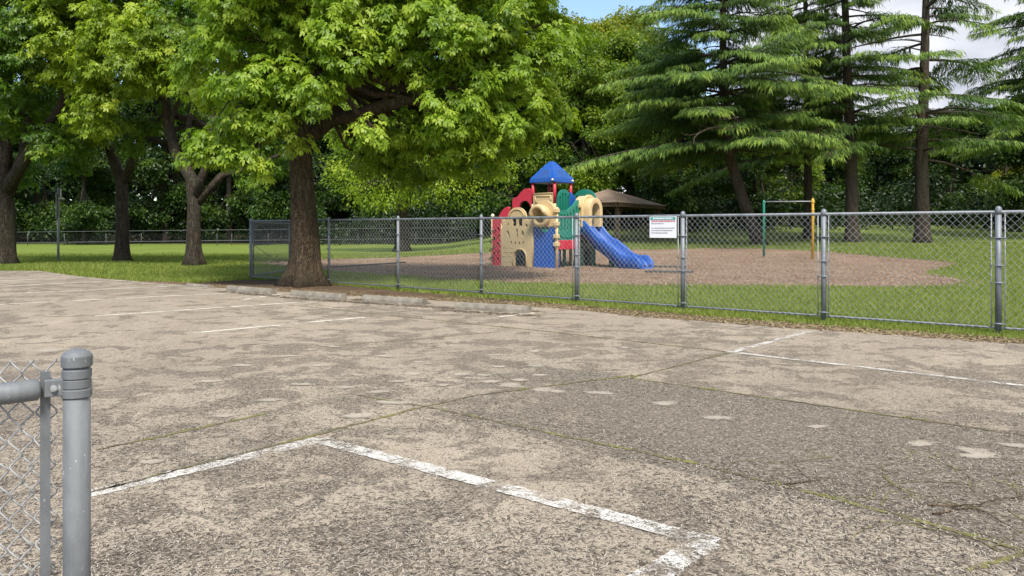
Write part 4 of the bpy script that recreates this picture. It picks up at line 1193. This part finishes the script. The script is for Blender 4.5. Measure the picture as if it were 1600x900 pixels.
mb = MB(); mb.tube([nd * .085 + Vector((0, 0, zr)), nd * .092 + Vector((0, 0, zr)), nd * .21 + Vector((0, 0, zr - .002)), nd * .213 + Vector((0, 0, zr - .002))], [.018, .0285, .0285, .025], 24); mb.build('rail_end', M['galv_near'], nr_)
mb = MB(); mb.tube([nd * .20 + Vector((0, 0, zr)), nd * 2.6 + Vector((0, 0, zr))], .0235, 24); mb.build('top_rail', M['galv_near'], nr_)
ofs = nn * -.032
mb = MB(); mb.box(nd * .072 + ofs * .6 + Vector((0, 0, .57)), (.024, .006, 1.14), rotm); mb.build('tension_bar', M['galv_near'], nr_)
V, F = chain_mesh((nd * .045 + ofs).to_2d(), (nd * 2.6 + ofs).to_2d(), .03, 1.172, .054, .070, .0023, .016, 6, None, 8, .006)
link_mesh('chain_mesh', np_mesh('chain_mesh', V, F, smooth=True), M['wire_near'], nr_)
mb = MB(); mb.lathe([(.03, 0), (.03, 1.15)], nd * 2.62, 20); mb.build('line_post', M['galv_near'], nr_)

# ------------------------------------------------------------------ low fence and post on the left
lf = empty('low_fence', wp(-40, 72), 0, 'low dark pipe fence running along the far side of the left lawn', 'fence')
fr = lambda px, Y, z: wp(px, Y) + Vector((0, 0, z)) - lf.location
xs = [-160, -40, 45, 102, 167, 222, 300, 340, 363, 420, 470, 560, 650, 740]
mbp = []
for px in xs:
    MB().tube([fr(px, 72, -.1), fr(px, 72, 1.12)], .035, 8).build('post', M['darkfence'], lf)
MB().tube([fr(-160, 72, 1.12), fr(740, 72, 1.12)], .03, 8).build('top_rail', M['darkfence'], lf)
MB().tube([fr(-160, 72, .12), fr(740, 72, .12)], .04, 8).build('bottom_rail', M['darkfence'], lf)
V, F = chain_mesh(fr(-160, 72, 0).to_2d(), fr(740, 72, 0).to_2d(), .1, 1.1, .3, .3, .006)
link_mesh('chain_mesh', np_mesh('chain_mesh', V, F), M['darkfence'], lf)

gpole = gp(91, 411)
pr_ = empty('sign_post', gpole, -math.atan2(gpole.x, gpole.y), 'slim grey post with a narrow sign seen edge-on, standing on the left lawn', 'post')
MB().tube([(0, 0, -.1), (0, 0, 3.35)], .052, 10).build('pole', M['wire'], pr_)
MB().box((-.085, .0, 2.55), (.035, .5, 1.15)).build('sign_plate', M['wire'], pr_)
mb = MB(); mb.box((.10, 0, 3.12), (.05, .12, .46)); mb.box((.13, 0, 2.90), (.24, .12, .06)); mb.build('bracket', M['white'], pr_)

# ------------------------------------------------------------------ bar frame
ba, bb_ = gp(1193.5, 402), gp(1270, 406)
br = empty('turning_bar', ba, 0, 'tall turning bar between one green post and one yellow post on the bark', 'play bar')
dB = bb_ - ba
MB().tube([(0, 0, -.1), (0, 0, 2.60), (0, 0, 2.66)], [.055, .055, .03], 12).build('post', M['greenpaint'], br)
MB().tube([dB + Vector((0, 0, -.1)), dB + Vector((0, 0, 2.66)), dB + Vector((0, 0, 2.74))], [.055, .055, .03], 12).build('post', M['yellow'], br)
MB().tube([(0, 0, 2.58), dB + Vector((0, 0, 2.60))], .025, 10).build('bar', M['wire'], br)
MB().tube([dB + Vector((0, 0, 2.66)), dB + Vector((.25, .5, 2.0)), dB + Vector((.55, 1.6, .0))], .03, 10).build('brace', M['yellow'], br)
mb = MB(); mb.lathe([(.065, 2.2), (.07, 2.21), (.07, 2.26), (.065, 2.27)], dB, 12); mb.build('collar', M['yellow'], br); mb = MB(); mb.lathe([(.065, 2.52), (.075, 2.54), (.075, 2.64), (.065, 2.66)], dB, 12); mb.build('collar', M['yellow'], br)

# ------------------------------------------------------------------ shelter
sb = wp(948, 50); sr = empty('picnic_shelter', sb, 0, 'brown hip-roofed open picnic shelter behind the play structure', 'shelter')
def SP_(px, py, Y): return at(px, py, Y) - sb
ze = SP_(950, 318, 47).z
fl_, fr_, bl_, br_ = SP_(880, 317, 46), SP_(966, 316.5, 44.5), SP_(930, 316, 54), SP_(1042, 318, 52)
for p in (fl_, fr_, bl_, br_): p.z = ze
ce = (fl_ + fr_ + bl_ + br_) / 4
apx = Vector((ce.x - .25, ce.y, SP_(948, 295, 49).z))
mb = MB(); dn = Vector((0, 0, -.03))
mb.add([fl_, fr_, br_, bl_, apx], [(0, 1, 4), (1, 2, 4), (2, 3, 4), (3, 0, 4), (3, 2, 1, 0)])
mb.build('roof', M['shingle'], sr)
cs = [fl_, fr_, br_, bl_]
for i in range(4):
    a, b = cs[i].lerp(ce, .03) , cs[(i + 1) % 4].lerp(ce, .03); a.z = b.z = ze - .13
    d = b - a; MB().box((a + b) / 2, (d.length - .1, .07, .24), Matrix.Rotation(math.atan2(d.y, d.x), 3, 'Z')).build('fascia', M['wood'], sr)
for i in range(4):
    c = cs[i].lerp(ce, .16); z0 = H(c.x + sb.x, c.y + sb.y) - sb.z - .1
    MB().box((c.x, c.y, (ze - .2 + z0) / 2), (.26, .26, ze - .2 - z0)).build('post', M['wood'], sr, bevel=.02)
    for j in (1, 3):
        d = (cs[(i + j) % 4] - cs[i]).normalized()
        MB().tube([Vector((c.x, c.y, ze - 1.0)) + d * .1, Vector((c.x, c.y, ze - .25)) + d * .8], .06, 6).build('knee_brace', M['wood'], sr)

# ------------------------------------------------------------------ play structure
TH = R(40)
Fp = at(870, 421, 28.9); Fp.z = 0
ax = Vector((math.cos(TH), -math.sin(TH), 0)); bx_ = Vector((math.sin(TH), math.cos(TH), 0))
ps = empty('play_structure', Fp, 0, 'colourful plastic playground climber with blue pyramid roof and blue double slide', 'play structure')
# local frames: wall(a0, b0, dirvec): x along dir, y outward normal, z up
def frame(o, xdir):
    x = xdir.normalized(); z = Vector((0, 0, 1)); y = z.cross(x)
    return Matrix(((x.x, y.x, z.x, o.x), (x.y, y.y, z.y, o.y), (x.z, y.z, z.z, o.z), (0, 0, 0, 1)))
def PT(a, b, z=0.0): return ax * a + bx_ * b + Vector((0, 0, z))      # a<0 is left along the front-left wall
def arc(cx, cz, rx, rz, a0, a1, n=12):
    return [(cx + rx * math.cos(a0 + (a1 - a0) * i / n), cz + rz * math.sin(a0 + (a1 - a0) * i / n)) for i in range(n + 1)]
def archhole(x0, x1, z0, zs, n=10):
    """arched opening, flat bottom"""
    c, r = (x0 + x1) / 2, (x1 - x0) / 2
    return [(x0, z0), (x1, z0)] + arc(c, zs, r, r, 0, math.pi, n)
def slot(x, w, z0, z1): return archhole(x - w / 2, x + w / 2, z0, z1 - w / 2, 6)
BV = .018
# tower
TA, TB, TS = -1.15, 1.40, 1.10
c_t = PT(TA - TS / 2, TB + TS / 2)
tower = [PT(TA, TB), PT(TA - TS, TB), PT(TA - TS, TB + TS), PT(TA, TB + TS)]
for p in tower:
    MB().tube([p + Vector((0, 0, 2.55)), p + Vector((0, 0, 3.46))], .065, 14).build('roof_post', M['red'], ps)
    MB().tube([p + Vector((0, 0, -.1)), p + Vector((0, 0, 2.55))], .065, 14).build('tower_post', M['tan'], ps)
e = .64
def RC(k, z, s=1.0):
    sg = ((1, -1), (-1, -1), (-1, 1), (1, 1))[k]; return c_t + ax * e * s * sg[0] + bx_ * e * s * sg[1] + Vector((0, 0, z))
z0, z1, z2 = 3.40, 3.58, 4.30
mb = MB()
ring = lambda s, z: [RC(k, z, s) for k in range(4)]
vs = ring(1, z0) + ring(1.03, z0 + .02) + ring(1.0, z1) + ring(.53, z1 + .40) + ring(.17, z2 - .03) + ring(.08, z2)
fs = [(3, 2, 1, 0)] + [(l * 4 + k, l * 4 + (k + 1) % 4, (l + 1) * 4 + (k + 1) % 4, (l + 1) * 4 + k) for l in range(5) for k in range(4)] + [(20, 21, 22, 23)]
fs = [tuple(reversed(f)) for f in fs]
mb.add(vs, fs); ro = mb.build('roof', M['blue'], ps, bevel=.03, bseg=3)
# raised panels with shingle ribs on each roof face
for k in range(4):
    a, b = RC(k, z1, .98), RC((k + 1) % 4, z1, .98); c, d = RC((k + 1) % 4, z1 + .385, .545), RC(k, z1 + .385, .545)
    nrm = (b - a).cross(d - a).normalized()
    if nrm.z < 0: nrm = -nrm
    mbp = MB()
    for r_ in range(7):
        t = .10 + r_ * .125
        w0 = .16 + .14 * t
        q = a.lerp(d, t); s_ = b.lerp(c, t); p0_ = q.lerp(s_, w0 ); p1_ = q.lerp(s_, 1 - w0)
        p0_ = p0_ + nrm * .012; p1_ = p1_ + nrm * .012
        n_ = 5
        for i in range(n_):
            u0 = p0_.lerp(p1_, (i + .08) / n_); u1 = p0_.lerp(p1_, (i + .92) / n_)
            mbp.tube([u0, u1], .014, 6)
    mbp.build('shingle_ribs', M['paleblue'], ro)
for k, s in ((0, .5), (0, 0), (3, .5)):
    p = RC(0, 3.49, 1.02).lerp(RC((1 if k == 0 else 3), 3.49, 1.02), .12 if s == 0 else .93 if k == 3 else .12)
for p in (RC(0, 3.50, 1.03).lerp(RC(1, 3.50, 1.03), .10), RC(0, 3.50, 1.03).lerp(RC(3, 3.50, 1.03), .9)):
    MB().lathe([(.0, -.05), (.05, -.03), (.06, 0), (.05, .03), (.0, .05)], p, 10).build('roof_bolt', M['cream'], ro)

def panel(name, o, xd, outer, holes, mat, th=.07, bev=BV):
    m = MB(); m.prism(outer, holes, th, frame(o, xd)); return m.build(name, mat, ps, bevel=bev)
# decks
for a0, a1, b0, b1, z in ((-1.15, 0, 0, 1.4, 1.13), (-1.15, 0, 1.4, 2.35, 1.45), (-2.25, -1.15, 1.4, 2.5, 1.9)):
    c = PT((a0 + a1) / 2, (b0 + b1) / 2, z)
    MB().box(c, (a1 - a0 - .04, b1 - b0 - .04, .10), Matrix.Rotation(-TH, 3, 'Z')).build('deck', M['tan'], ps, bevel=.015)
# front-left wall: blue scalloped panel at the corner
o = PT(-1.15, 0); xd = ax
panel('blue_panel', o + Vector((0, 0, 0)), xd, [(.05, 0), (1.08, 0), (1.04, .8), (1.09, 1.58), (.96, 1.62)] + arc(.58, 1.62, .30, .20, 0, -math.pi, 10) + [(.20, 1.62), (.06, 1.60), (.10, .8)], [], M['blue'], .10, .03)
# tan corner posts
for a, b, h in ((0, 0, 2.35), (-1.15, 0, 2.0), (0, 1.4, 2.6), (-2.72, 0, 1.75), (-3.22, 0, 2.0)):
    MB().tube([PT(a, b, -.1), PT(a, b, h)], .058, 12).build('corner_post', M['tan'], ps)
for z in (.95, 1.25, 1.72, 2.22): MB().box(PT(.0, -.02, z), (.19, .19, .15), Matrix.Rotation(-TH, 3, 'Z')).build('post_clamp', M['tan'], ps, bevel=.02)
# tan hooded window over the blue panel
hz0 = 1.62
fr_out = [(.08, hz0 - .0), (1.10, hz0), (1.10, 2.15)] + arc(.59, 2.15, .51, .47, 0, math.pi, 16)[1:-1] + [(.08, 2.15)]
panel('hood_frame', PT(-1.15, -.01), ax, fr_out, [arc(.55, 2.02, .30, .30, 0, 2 * math.pi, 22)[:-1]], M['tan'], .10, .02)
fm = frame(PT(-1.15, -.01), ax)
mb = MB(); prof = []
for (r_, y_) in ((.36, 0.0), (.40, -.10), (.42, -.26), (.40, -.34), (.30, -.37), (.25, -.32), (.23, .05), (.01, .06)):
    prof.append([fm @ Vector((.53 + r_ * math.cos(2 * math.pi * k / 24), y_ * (1.25 if math.sin(2 * math.pi * k / 24) > 0 else .75), 2.03 + r_ * 1.05 * math.sin(2 * math.pi * k / 24))) for k in range(24)])
vs = [p for l in prof for p in l]
mb.add(vs, [(l * 24 + k, l * 24 + (k + 1) % 24, (l + 1) * 24 + (k + 1) % 24, (l + 1) * 24 + k) for l in range(len(prof) - 1) for k in range(24)], True)
mb.build('tunnel_hood', M['tan'], ps)
# castle wall
w = 1.55
cas = [(0, 0), (1.10, 0)] + [(1.55, 0), (1.55, 1.55), (1.50, 1.72), (1.56, 1.86), (1.50, 1.93), (1.34, 1.86)] + [(1.26, 1.98)] + arc(.80, 1.98, .46, .40, .0, math.pi, 14) + [(.34, 1.98), (.22, 1.86), (.06, 1.93), (0.0, 1.85), (.07, 1.70), (0, 1.5)]
cas[1:2] = []
door = archhole(.66, 1.24, .012, .42, 12)
win = [archhole(.55, .78, 1.66, 1.90, 8), archhole(.84, 1.07, 1.66, 1.90, 8)]
sl = [[(.26, 1.45), (.36, 1.20), (.46, 1.20), (.36, 1.48)], slot(.80, .10, 1.22, 1.55), [(1.02, 1.28), (1.14, 1.22), (1.16, 1.42), (1.04, 1.50)], [(1.22, 1.62), (1.32, 1.58), (1.34, 1.72), (1.25, 1.76)], [(.30, 1.70), (.40, 1.66), (.38, 1.80)],
      slot(.52, .07, .96, 1.06), slot(.72, .07, .94, 1.04), slot(.92, .07, .94, 1.04), slot(1.12, .07, .96, 1.06)]
panel('castle_wall', PT(-2.70, -.02), ax, cas, [door] + win + sl, M['tan'], .09, .014)
mb = MB(); fmw = frame(PT(-2.70, -.02), ax)
ar = arc(.95, .42, .34, .34, 0, math.pi, 12)
mb.tube([fmw @ Vector((1.29, -.055, .02))] + [fmw @ Vector((x, -.055, z)) for x, z in ar] + [fmw @ Vector((.61, -.055, .02))], .028, 6); mb.build('wall_moulding', M['tan'], ps); mb = MB()
ar = arc(.80, 1.98, .38, .32, 0.1, math.pi - .1, 12)
mb.tube([fmw @ Vector((x, -.05, z)) for x, z in ar], .025, 6); mb.build('wall_moulding', M['tan'], ps)
for (z, dx) in ((.25, .1), (.45, .0), (.62, .12), (.80, .05)):
    for x in (.05 + dx, .35 + dx): 
        MB().tube([fmw @ Vector((x, -.047, z)), fmw @ Vector((x + .2, -.047, z))], .012, 5).build('brick_ridge', M['tan'], ps)
# playhouse back, side and an added floor that block light from its inside
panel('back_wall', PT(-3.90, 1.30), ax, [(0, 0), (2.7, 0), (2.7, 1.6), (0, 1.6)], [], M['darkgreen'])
MB().box(PT(-1.95, .70, 1.25), (1.42, 1.26, .06), Matrix.Rotation(-TH, 3, 'Z')).build('light_block', M['darkgreen'], ps)
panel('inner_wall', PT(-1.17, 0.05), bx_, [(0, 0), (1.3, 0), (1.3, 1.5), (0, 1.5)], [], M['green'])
# red climbing wall at the far left
ro_ = [(0, 0), (.46, 0), (.46, 1.90)] + [(.36, 1.98), (.22, 1.90), (.06, 1.95), (0, 1.9)]
hol = []
for zz in (.2, .5, .8, 1.1, 1.4): hol += [[(.07, zz), (.19, zz), (.19, zz + .12), (.07, zz + .12)], [(.27, zz + .1), (.39, zz + .1), (.39, zz + .22), (.27, zz + .22)]]
panel('red_climbing_wall', PT(-3.19, -.01), ax, ro_, hol, M['red'], .09, .012)
mb = MB(); mb.lathe([(.04, 0), (.075, .02), (.075, .08), (.05, .13), (.01, .15)], PT(-3.22, 0, 2.0), 12); mb.build('post_finial', M['cream'], ps)
mb = MB()
hp = [PT(-3.22 + .11 * math.cos(k * .8), -.02 + .11 * math.sin(k * .8), .1 + k * .045) for k in range(34)]
mb.tube(hp, .02, 6); mb.build('spiral_climber', M['darkgreen'], ps)
# red stair rails
rl_ = [(0, 2.36), (.34, 2.36)] + arc(.66, 2.40, .30, .30, math.pi, .2, 12) + [(1.02, 2.40), (1.06, 3.0)] + [(1.02, 3.12), (.86, 3.20), (.66, 3.19), (.46, 3.06), (.28, 2.88), (.05, 2.80), (0, 2.74)]
panel('red_stair_rail', PT(-3.32, 1.40), ax, rl_, [], M['red'], .10, .03)
panel('red_stair_rail', PT(-3.85, 1.10), ax, [(0, 1.75), (.55, 1.75), (.62, 2.42), (.50, 2.46), (.30, 2.38), (.12, 2.20), (0, 2.0)], [], M['red'], .10, .03)
# stair treads up to the tower
for i in range(5):
    MB().box(PT(-2.4 - i * .26, 1.95, 1.65 - i * .34), (.30, .85, .08), Matrix.Rotation(-TH, 3, 'Z')).build('stair_tread', M['red'], ps, bevel=.012)
# tan upper wall of the tower, green arched barrier
panel('tower_wall', PT(-2.22, 1.38), ax, [(.03, 1.75), (1.04, 1.75), (1.04, 2.98), (.03, 2.98)], [archhole(.42, .66, 2.35, 2.46, 8)], M['tan'], .08, .02)
mb = MB(); fmt = frame(PT(-2.22, 1.38), ax)
for x0, z0_, x1, z1_ in ((.14, 2.86, .92, 2.86), (.14, 2.60, .92, 2.60), (.14, 2.6, .14, 2.86), (.92, 2.6, .92, 2.86), (.03, 2.97, 1.04, 2.97)):
    mb.tube([fmt @ Vector((x0, -.05, z0_)), fmt @ Vector((x1, -.05, z1_))], .02, 6)
mb.build('wall_moulding', M['tan'], ps)
panel('arched_barrier', PT(-1.13, 1.44), bx_, [(.04, 1.75), (1.0, 1.75), (1.0, 2.75)] + arc(.56, 2.72, .44, .42, .1, math.pi, 12) + [(.10, 2.72)], [slot(x, .09, 2.15, h) for x, h in ((.25, 2.85), (.43, 2.98), (.62, 3.0), (.81, 2.9))], M['green'], .08, .018)
panel('rear_barrier', PT(-1.2, 2.5), ax, [(0, 1.9), (1.35, 1.9), (1.35, 2.7)] + arc(.75, 2.72, .55, .42, 0, math.pi, 14) + [(.05, 2.7)], [slot(x, .10, 2.2, 2.9) for x in (.4, .65, .9, 1.1)], M['green'], .08, .018)
panel('blue_wing', PT(-.55, 1.62), bx_, [(0, 2.1), (.85, 2.1), (.80, 2.55), (.45, 2.70), (.12, 2.95), (0, 3.0)], [], M['blue'], .08, .02)
panel('scoop_barrier', PT(-1.95, .55), ax, [(0, 1.75), (.85, 1.75), (.88, 2.50), (.74, 2.46), (.52, 2.22), (.25, 2.08), (0, 2.02)], [], M['green'], .08, .02)
# green slatted barrier on the right-hand front side
gb_ = [(.03, 1.02), (1.37, 1.02), (1.42, 2.0), (1.37, 2.66), (1.24, 2.64), (.98, 2.42), (.62, 2.24), (.06, 2.22)]
panel('slatted_barrier', PT(.01, 0), bx_, gb_, [slot(x, .085, 1.50, h) for x, h in ((.22, 2.10), (.42, 2.10), (.62, 2.11), (.82, 2.18), (1.02, 2.30), (1.2, 2.42))], M['green'], .09, .02)
mb = MB(); fb = frame(PT(.01, 0), bx_)
mb.tube([fb @ Vector((x, -.05, z)) for x, z in ((.08, 1.32), (.2, 1.25), (.5, 1.22), (.9, 1.22), (1.2, 1.25), (1.33, 1.32))], .022, 6); mb.build('wall_moulding', M['green'], ps)
# red deck edge and legs under it
MB().box(PT(.0, .72, .93), (.14, 1.36, .36), Matrix.Rotation(-TH, 3, 'Z')).build('deck_skirt', M['red'], ps, bevel=.025)
for a, b, mt in ((-.02, .10, 'navy'), (-.02, 1.30, 'navy'), (-1.0, 1.0, 'green'), (-.6, 1.3, 'green')):
    mb = MB(); p = PT(a, b); mb.tube([p + Vector((0, 0, -.08)), p + Vector((0, 0, .1)), p + Vector((0, 0, .85))], [.10, .07, .065], 10); mb.build('leg', M[mt], ps)
panel('bench_arch', PT(-.75, .35), bx_, [(0, 0), (.16, 0), (.16, .4)] + arc(.45, .4, .29, .2, math.pi, 0, 10)[1:-1] + [(.74, .4), (.74, 0), (.9, 0), (.9, .75), (0, .75)], [], M['blue'], .07, .015)
# slide entry hood
sB0, sB1 = 1.42, 2.40
bm_c = (sB0 + sB1) / 2
mb = MB(); nseg = 18
def vault(r_out, r_in, a0, a1, zs, zb, cb):
    sec = []
    for r_ in (r_out, r_in):
        l = [(cb - r_, zb)] + [(cb - r_ * math.cos(math.pi * i / nseg), zs + r_ * 1.08 * math.sin(math.pi * i / nseg)) for i in range(nseg + 1)] + [(cb + r_, zb)]
        sec.append(l)
    n_ = len(sec[0]); vs = []
    for a in (a0, a1):
        for l in sec: vs += [PT(a, b, z) for b, z in l]
    f = []
    for i in range(n_ - 1):
        o0, i0, o1, i1 = i, n_ + i, 2 * n_ + i, 3 * n_ + i
        f += [(o0, o0 + 1, o1 + 1, o1), (i0 + 1, i0, i1, i1 + 1), (o0 + 1, o0, i0, i0 + 1), (o1, o1 + 1, i1 + 1, i1)]
    return vs, f
vs, f = vault(.48, .42, -.25, .12, 2.32, 1.55, bm_c); mb.add(vs, f)
vs, f = vault(.52, .40, .10, .20, 2.32, 1.62, bm_c); mb.add(vs, f)
vs, f = vault(.46, .27, .18, .50, 2.25, 1.62, bm_c); mb.add(vs, f)
o_ = mb.build('slide_hood', M['tan'], ps, bevel=.012)
for p_ in o_.data.polygons: p_.use_smooth = True
for b in (sB0 - .04, sB1 + .04):
    for z in (2.42, 1.95): MB().box(PT(.06, b, z), (.2, .12, .12), Matrix.Rotation(-TH, 3, 'Z')).build('hood_clamp', M['tan'], ps, bevel=.015)
# double slide
bedp = [(0.0, 1.50), (.18, 1.48), (.40, 1.36), (.70, 1.08), (.95, .88), (1.20, .74), (1.50, .52), (1.85, .30), (2.15, .20), (2.45, .18), (2.68, .16), (2.80, .10)]
def lerp_path(n):
    out = []
    for i in range(n + 1):
        t = i / n * (len(bedp) - 1); k = min(len(bedp) - 2, int(t)); u = t - k
        p0_, p1_, p2_, p3_ = bedp[max(0, k - 1)], bedp[k], bedp[k + 1], bedp[min(len(bedp) - 1, k + 2)]
        cr = lambda j: .5 * ((2 * p1_[j]) + (-p0_[j] + p2_[j]) * u + (2 * p0_[j] - 5 * p1_[j] + 4 * p2_[j] - p3_[j]) * u * u + (-p0_[j] + 3 * p1_[j] - 3 * p2_[j] + p3_[j]) * u ** 3)
        out.append((cr(0), cr(1)))
    return out
sp_ = lerp_path(44)
hw = .50
sec = [(-hw, -.22), (-hw, .30), (-hw + .03, .37), (-hw + .08, .37), (-hw + .11, .30), (-hw + .14, .05), (-hw + .22, 0), (-.12, 0), (-.06, .05), (-.045, .19), (0, .23)]
sec = sec + [(-x, z) for x, z in reversed(sec[:-1])]
mb = MB(); m_ = len(sec); vs = []
for i, (a, z) in enumerate(sp_):
    t = i / 44; k = 1.0 if t < .80 else 1 - .75 * ((t - .8) / .2) ** 1.4
    lowz = 1.0
    for (x, dz) in sec:
        wv = .03 * math.sin(a * 5.2) if dz > .1 else 0
        vs.append(PT(a, bm_c + x * (1 if t < .9 else 1 - .12 * ((t - .9) / .1) ** 2), z + (dz * k + wv * k if dz > 0 else dz * (1 if t < .9 else .7))))
n_ = len(sp_)
fs = [(i * m_ + j, i * m_ + j + 1, (i + 1) * m_ + j + 1, (i + 1) * m_ + j) for i in range(n_ - 1) for j in range(m_ - 1)]
fs += [(i * m_, (i + 1) * m_, (i + 1) * m_ + m_ - 1, i * m_ + m_ - 1) for i in range(n_ - 1)]
fs += [tuple(range(m_)), tuple(reversed(range((n_ - 1) * m_, n_ * m_)))]
mb.add(vs, fs, True); so = mb.build('slide', M['blue'], ps)
bmm = bmesh.new(); bmm.from_mesh(so.data); bmesh.ops.recalc_face_normals(bmm, faces=bmm.faces); bmm.to_mesh(so.data); bmm.free()
mb = MB(); p = PT(2.62, bm_c, .09)
mb.box(p, (.3, .9, .22), Matrix.Rotation(-TH, 3, 'Z')); mb.build('slide_foot', M['navy'], so, bevel=.03)
for sg_ in (-.3, .3): MB().box(PT(1.45, bm_c + sg_, .18), (.32, .10, .52), Matrix.Rotation(-TH, 3, 'Z')).build('slide_support', M['darkgreen'], so, bevel=.03)
# panels under the slide head, shade put into their dark green; green post
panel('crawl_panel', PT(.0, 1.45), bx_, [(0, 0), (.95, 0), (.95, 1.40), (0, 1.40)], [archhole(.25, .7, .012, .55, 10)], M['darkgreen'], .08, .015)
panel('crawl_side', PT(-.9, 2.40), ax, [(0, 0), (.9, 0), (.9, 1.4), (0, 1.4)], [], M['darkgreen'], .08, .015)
MB().tube([PT(.06, 2.42, -.1), PT(.06, 2.42, 1.75)], .06, 12).build('corner_post', M['green'], ps)
mb = MB(); mb.tube([PT(.02, 1.42, 1.25), PT(.12, 1.8, 1.22), PT(.05, 2.3, 1.05)], .03, 8); mb.build('grab_bar', M['red'], ps)

# ------------------------------------------------------------------ camera, light, sky
cam = bpy.data.cameras.new('camera'); co = bpy.data.objects.new('camera', cam); COL.objects.link(co)
co.location = (0, 0, CAMZ); co.rotation_euler = (math.pi / 2, 0, 0); cam.shift_y = -(450 - HOR) / 1600
cam.sensor_width = 36; cam.lens = 36 * FPX / 1600; cam.clip_end = 2000; cam.clip_start = .05
scene.camera = co

SUN_EL, SUN_AZ = R(55), R(170)      # azimuth clockwise from +Y: behind the camera, to the left
sdir = Vector((math.sin(SUN_AZ) * math.cos(SUN_EL), math.cos(SUN_AZ) * math.cos(SUN_EL), math.sin(SUN_EL)))
sl_ = bpy.data.lights.new('sun', 'SUN'); sl_.energy = 3.8; sl_.angle = R(14); sl_.color = (1.0, .945, .85)
so_ = bpy.data.objects.new('sun', sl_); COL.objects.link(so_)
so_.rotation_euler = (-sdir).to_track_quat('-Z', 'Y').to_euler()
wd = bpy.data.worlds.new('World'); scene.world = wd; wd.use_nodes = True
nt = wd.node_tree; nt.nodes.clear()
out = nt.nodes.new('ShaderNodeOutputWorld'); bg = nt.nodes.new('ShaderNodeBackground')
sky = nt.nodes.new('ShaderNodeTexSky'); sky.sky_type = 'NISHITA'; sky.sun_disc = False; sky.sun_elevation = SUN_EL; sky.sun_rotation = SUN_AZ
sky.air_density = 1.0; sky.dust_density = .6; sky.ozone_density = 1.6
tc = nt.nodes.new('ShaderNodeTexCoord'); mp = nt.nodes.new('ShaderNodeMapping'); mp.inputs['Scale'].default_value = (1, 1, 2.2); mp.inputs['Location'].default_value = (.3, .2, .1)
nz = nt.nodes.new('ShaderNodeTexNoise'); nz.inputs['Scale'].default_value = 2.6; nz.inputs['Detail'].default_value = 8; nz.inputs['Roughness'].default_value = .58; nz.inputs['Distortion'].default_value = .3
sepx = nt.nodes.new('ShaderNodeSeparateXYZ')
ma = nt.nodes.new('ShaderNodeMath'); ma.operation = 'MULTIPLY_ADD'; ma.inputs[1].default_value = .30
cr = nt.nodes.new('ShaderNodeValToRGB'); cr.color_ramp.elements[0].position = .44; cr.color_ramp.elements[1].position = .54
mx = nt.nodes.new('ShaderNodeMix'); mx.data_type = 'RGBA'
nz2 = nt.nodes.new('ShaderNodeTexNoise'); nz2.inputs['Scale'].default_value = 7; nz2.inputs['Detail'].default_value = 6
cc = nt.nodes.new('ShaderNodeValToRGB'); cc.color_ramp.elements[0].position = .35; cc.color_ramp.elements[0].color = (2.5, 2.65, 3.1, 1); cc.color_ramp.elements[1].position = .62; cc.color_ramp.elements[1].color = (4.3, 4.4, 4.6, 1)
lk = nt.links.new
lk(tc.outputs['Generated'], mp.inputs['Vector']); lk(mp.outputs[0], nz.inputs['Vector']); lk(mp.outputs[0], nz2.inputs['Vector'])
lk(tc.outputs['Generated'], sepx.inputs[0]); lk(sepx.outputs['X'], ma.inputs[0]); lk(nz.outputs['Fac'], ma.inputs[2]); dt = nt.nodes.new('ShaderNodeVectorMath'); dt.operation = 'DOT_PRODUCT'; dt.inputs[1].default_value = Vector((.10, 1, .33)).normalized()
mrg = nt.nodes.new('ShaderNodeMapRange'); mrg.inputs['From Min'].default_value = .970; mrg.inputs['From Max'].default_value = .992; mrg.inputs['To Max'].default_value = .26
sub_ = nt.nodes.new('ShaderNodeMath'); sub_.operation = 'SUBTRACT'
lk(tc.outputs['Generated'], dt.inputs[0]); lk(dt.outputs['Value'], mrg.inputs['Value']); lk(ma.outputs[0], sub_.inputs[0]); lk(mrg.outputs[0], sub_.inputs[1]); lk(sub_.outputs[0], cr.inputs['Fac'])
lk(nz2.outputs['Fac'], cc.inputs['Fac']); lk(cr.outputs['Color'], mx.inputs['Factor']); lk(sky.outputs[0], mx.inputs['A']); lk(cc.outputs['Color'], mx.inputs['B'])
lk(mx.outputs['Result'], bg.inputs['Color']); bg.inputs['Strength'].default_value = .15; lk(bg.outputs[0], out.inputs['Surface'])

scene.view_settings.view_transform = 'Standard'; scene.view_settings.look = 'None'; scene.view_settings.gamma = 1
scene.view_settings.exposure = 0.72
scene.render.engine = 'CYCLES'
scene.cycles.max_bounces = 10; scene.cycles.diffuse_bounces = 8; scene.cycles.transmission_bounces = 6; scene.cycles.glossy_bounces = 2; scene.cycles.transparent_max_bounces = 8
scene.cycles.use_denoising = True
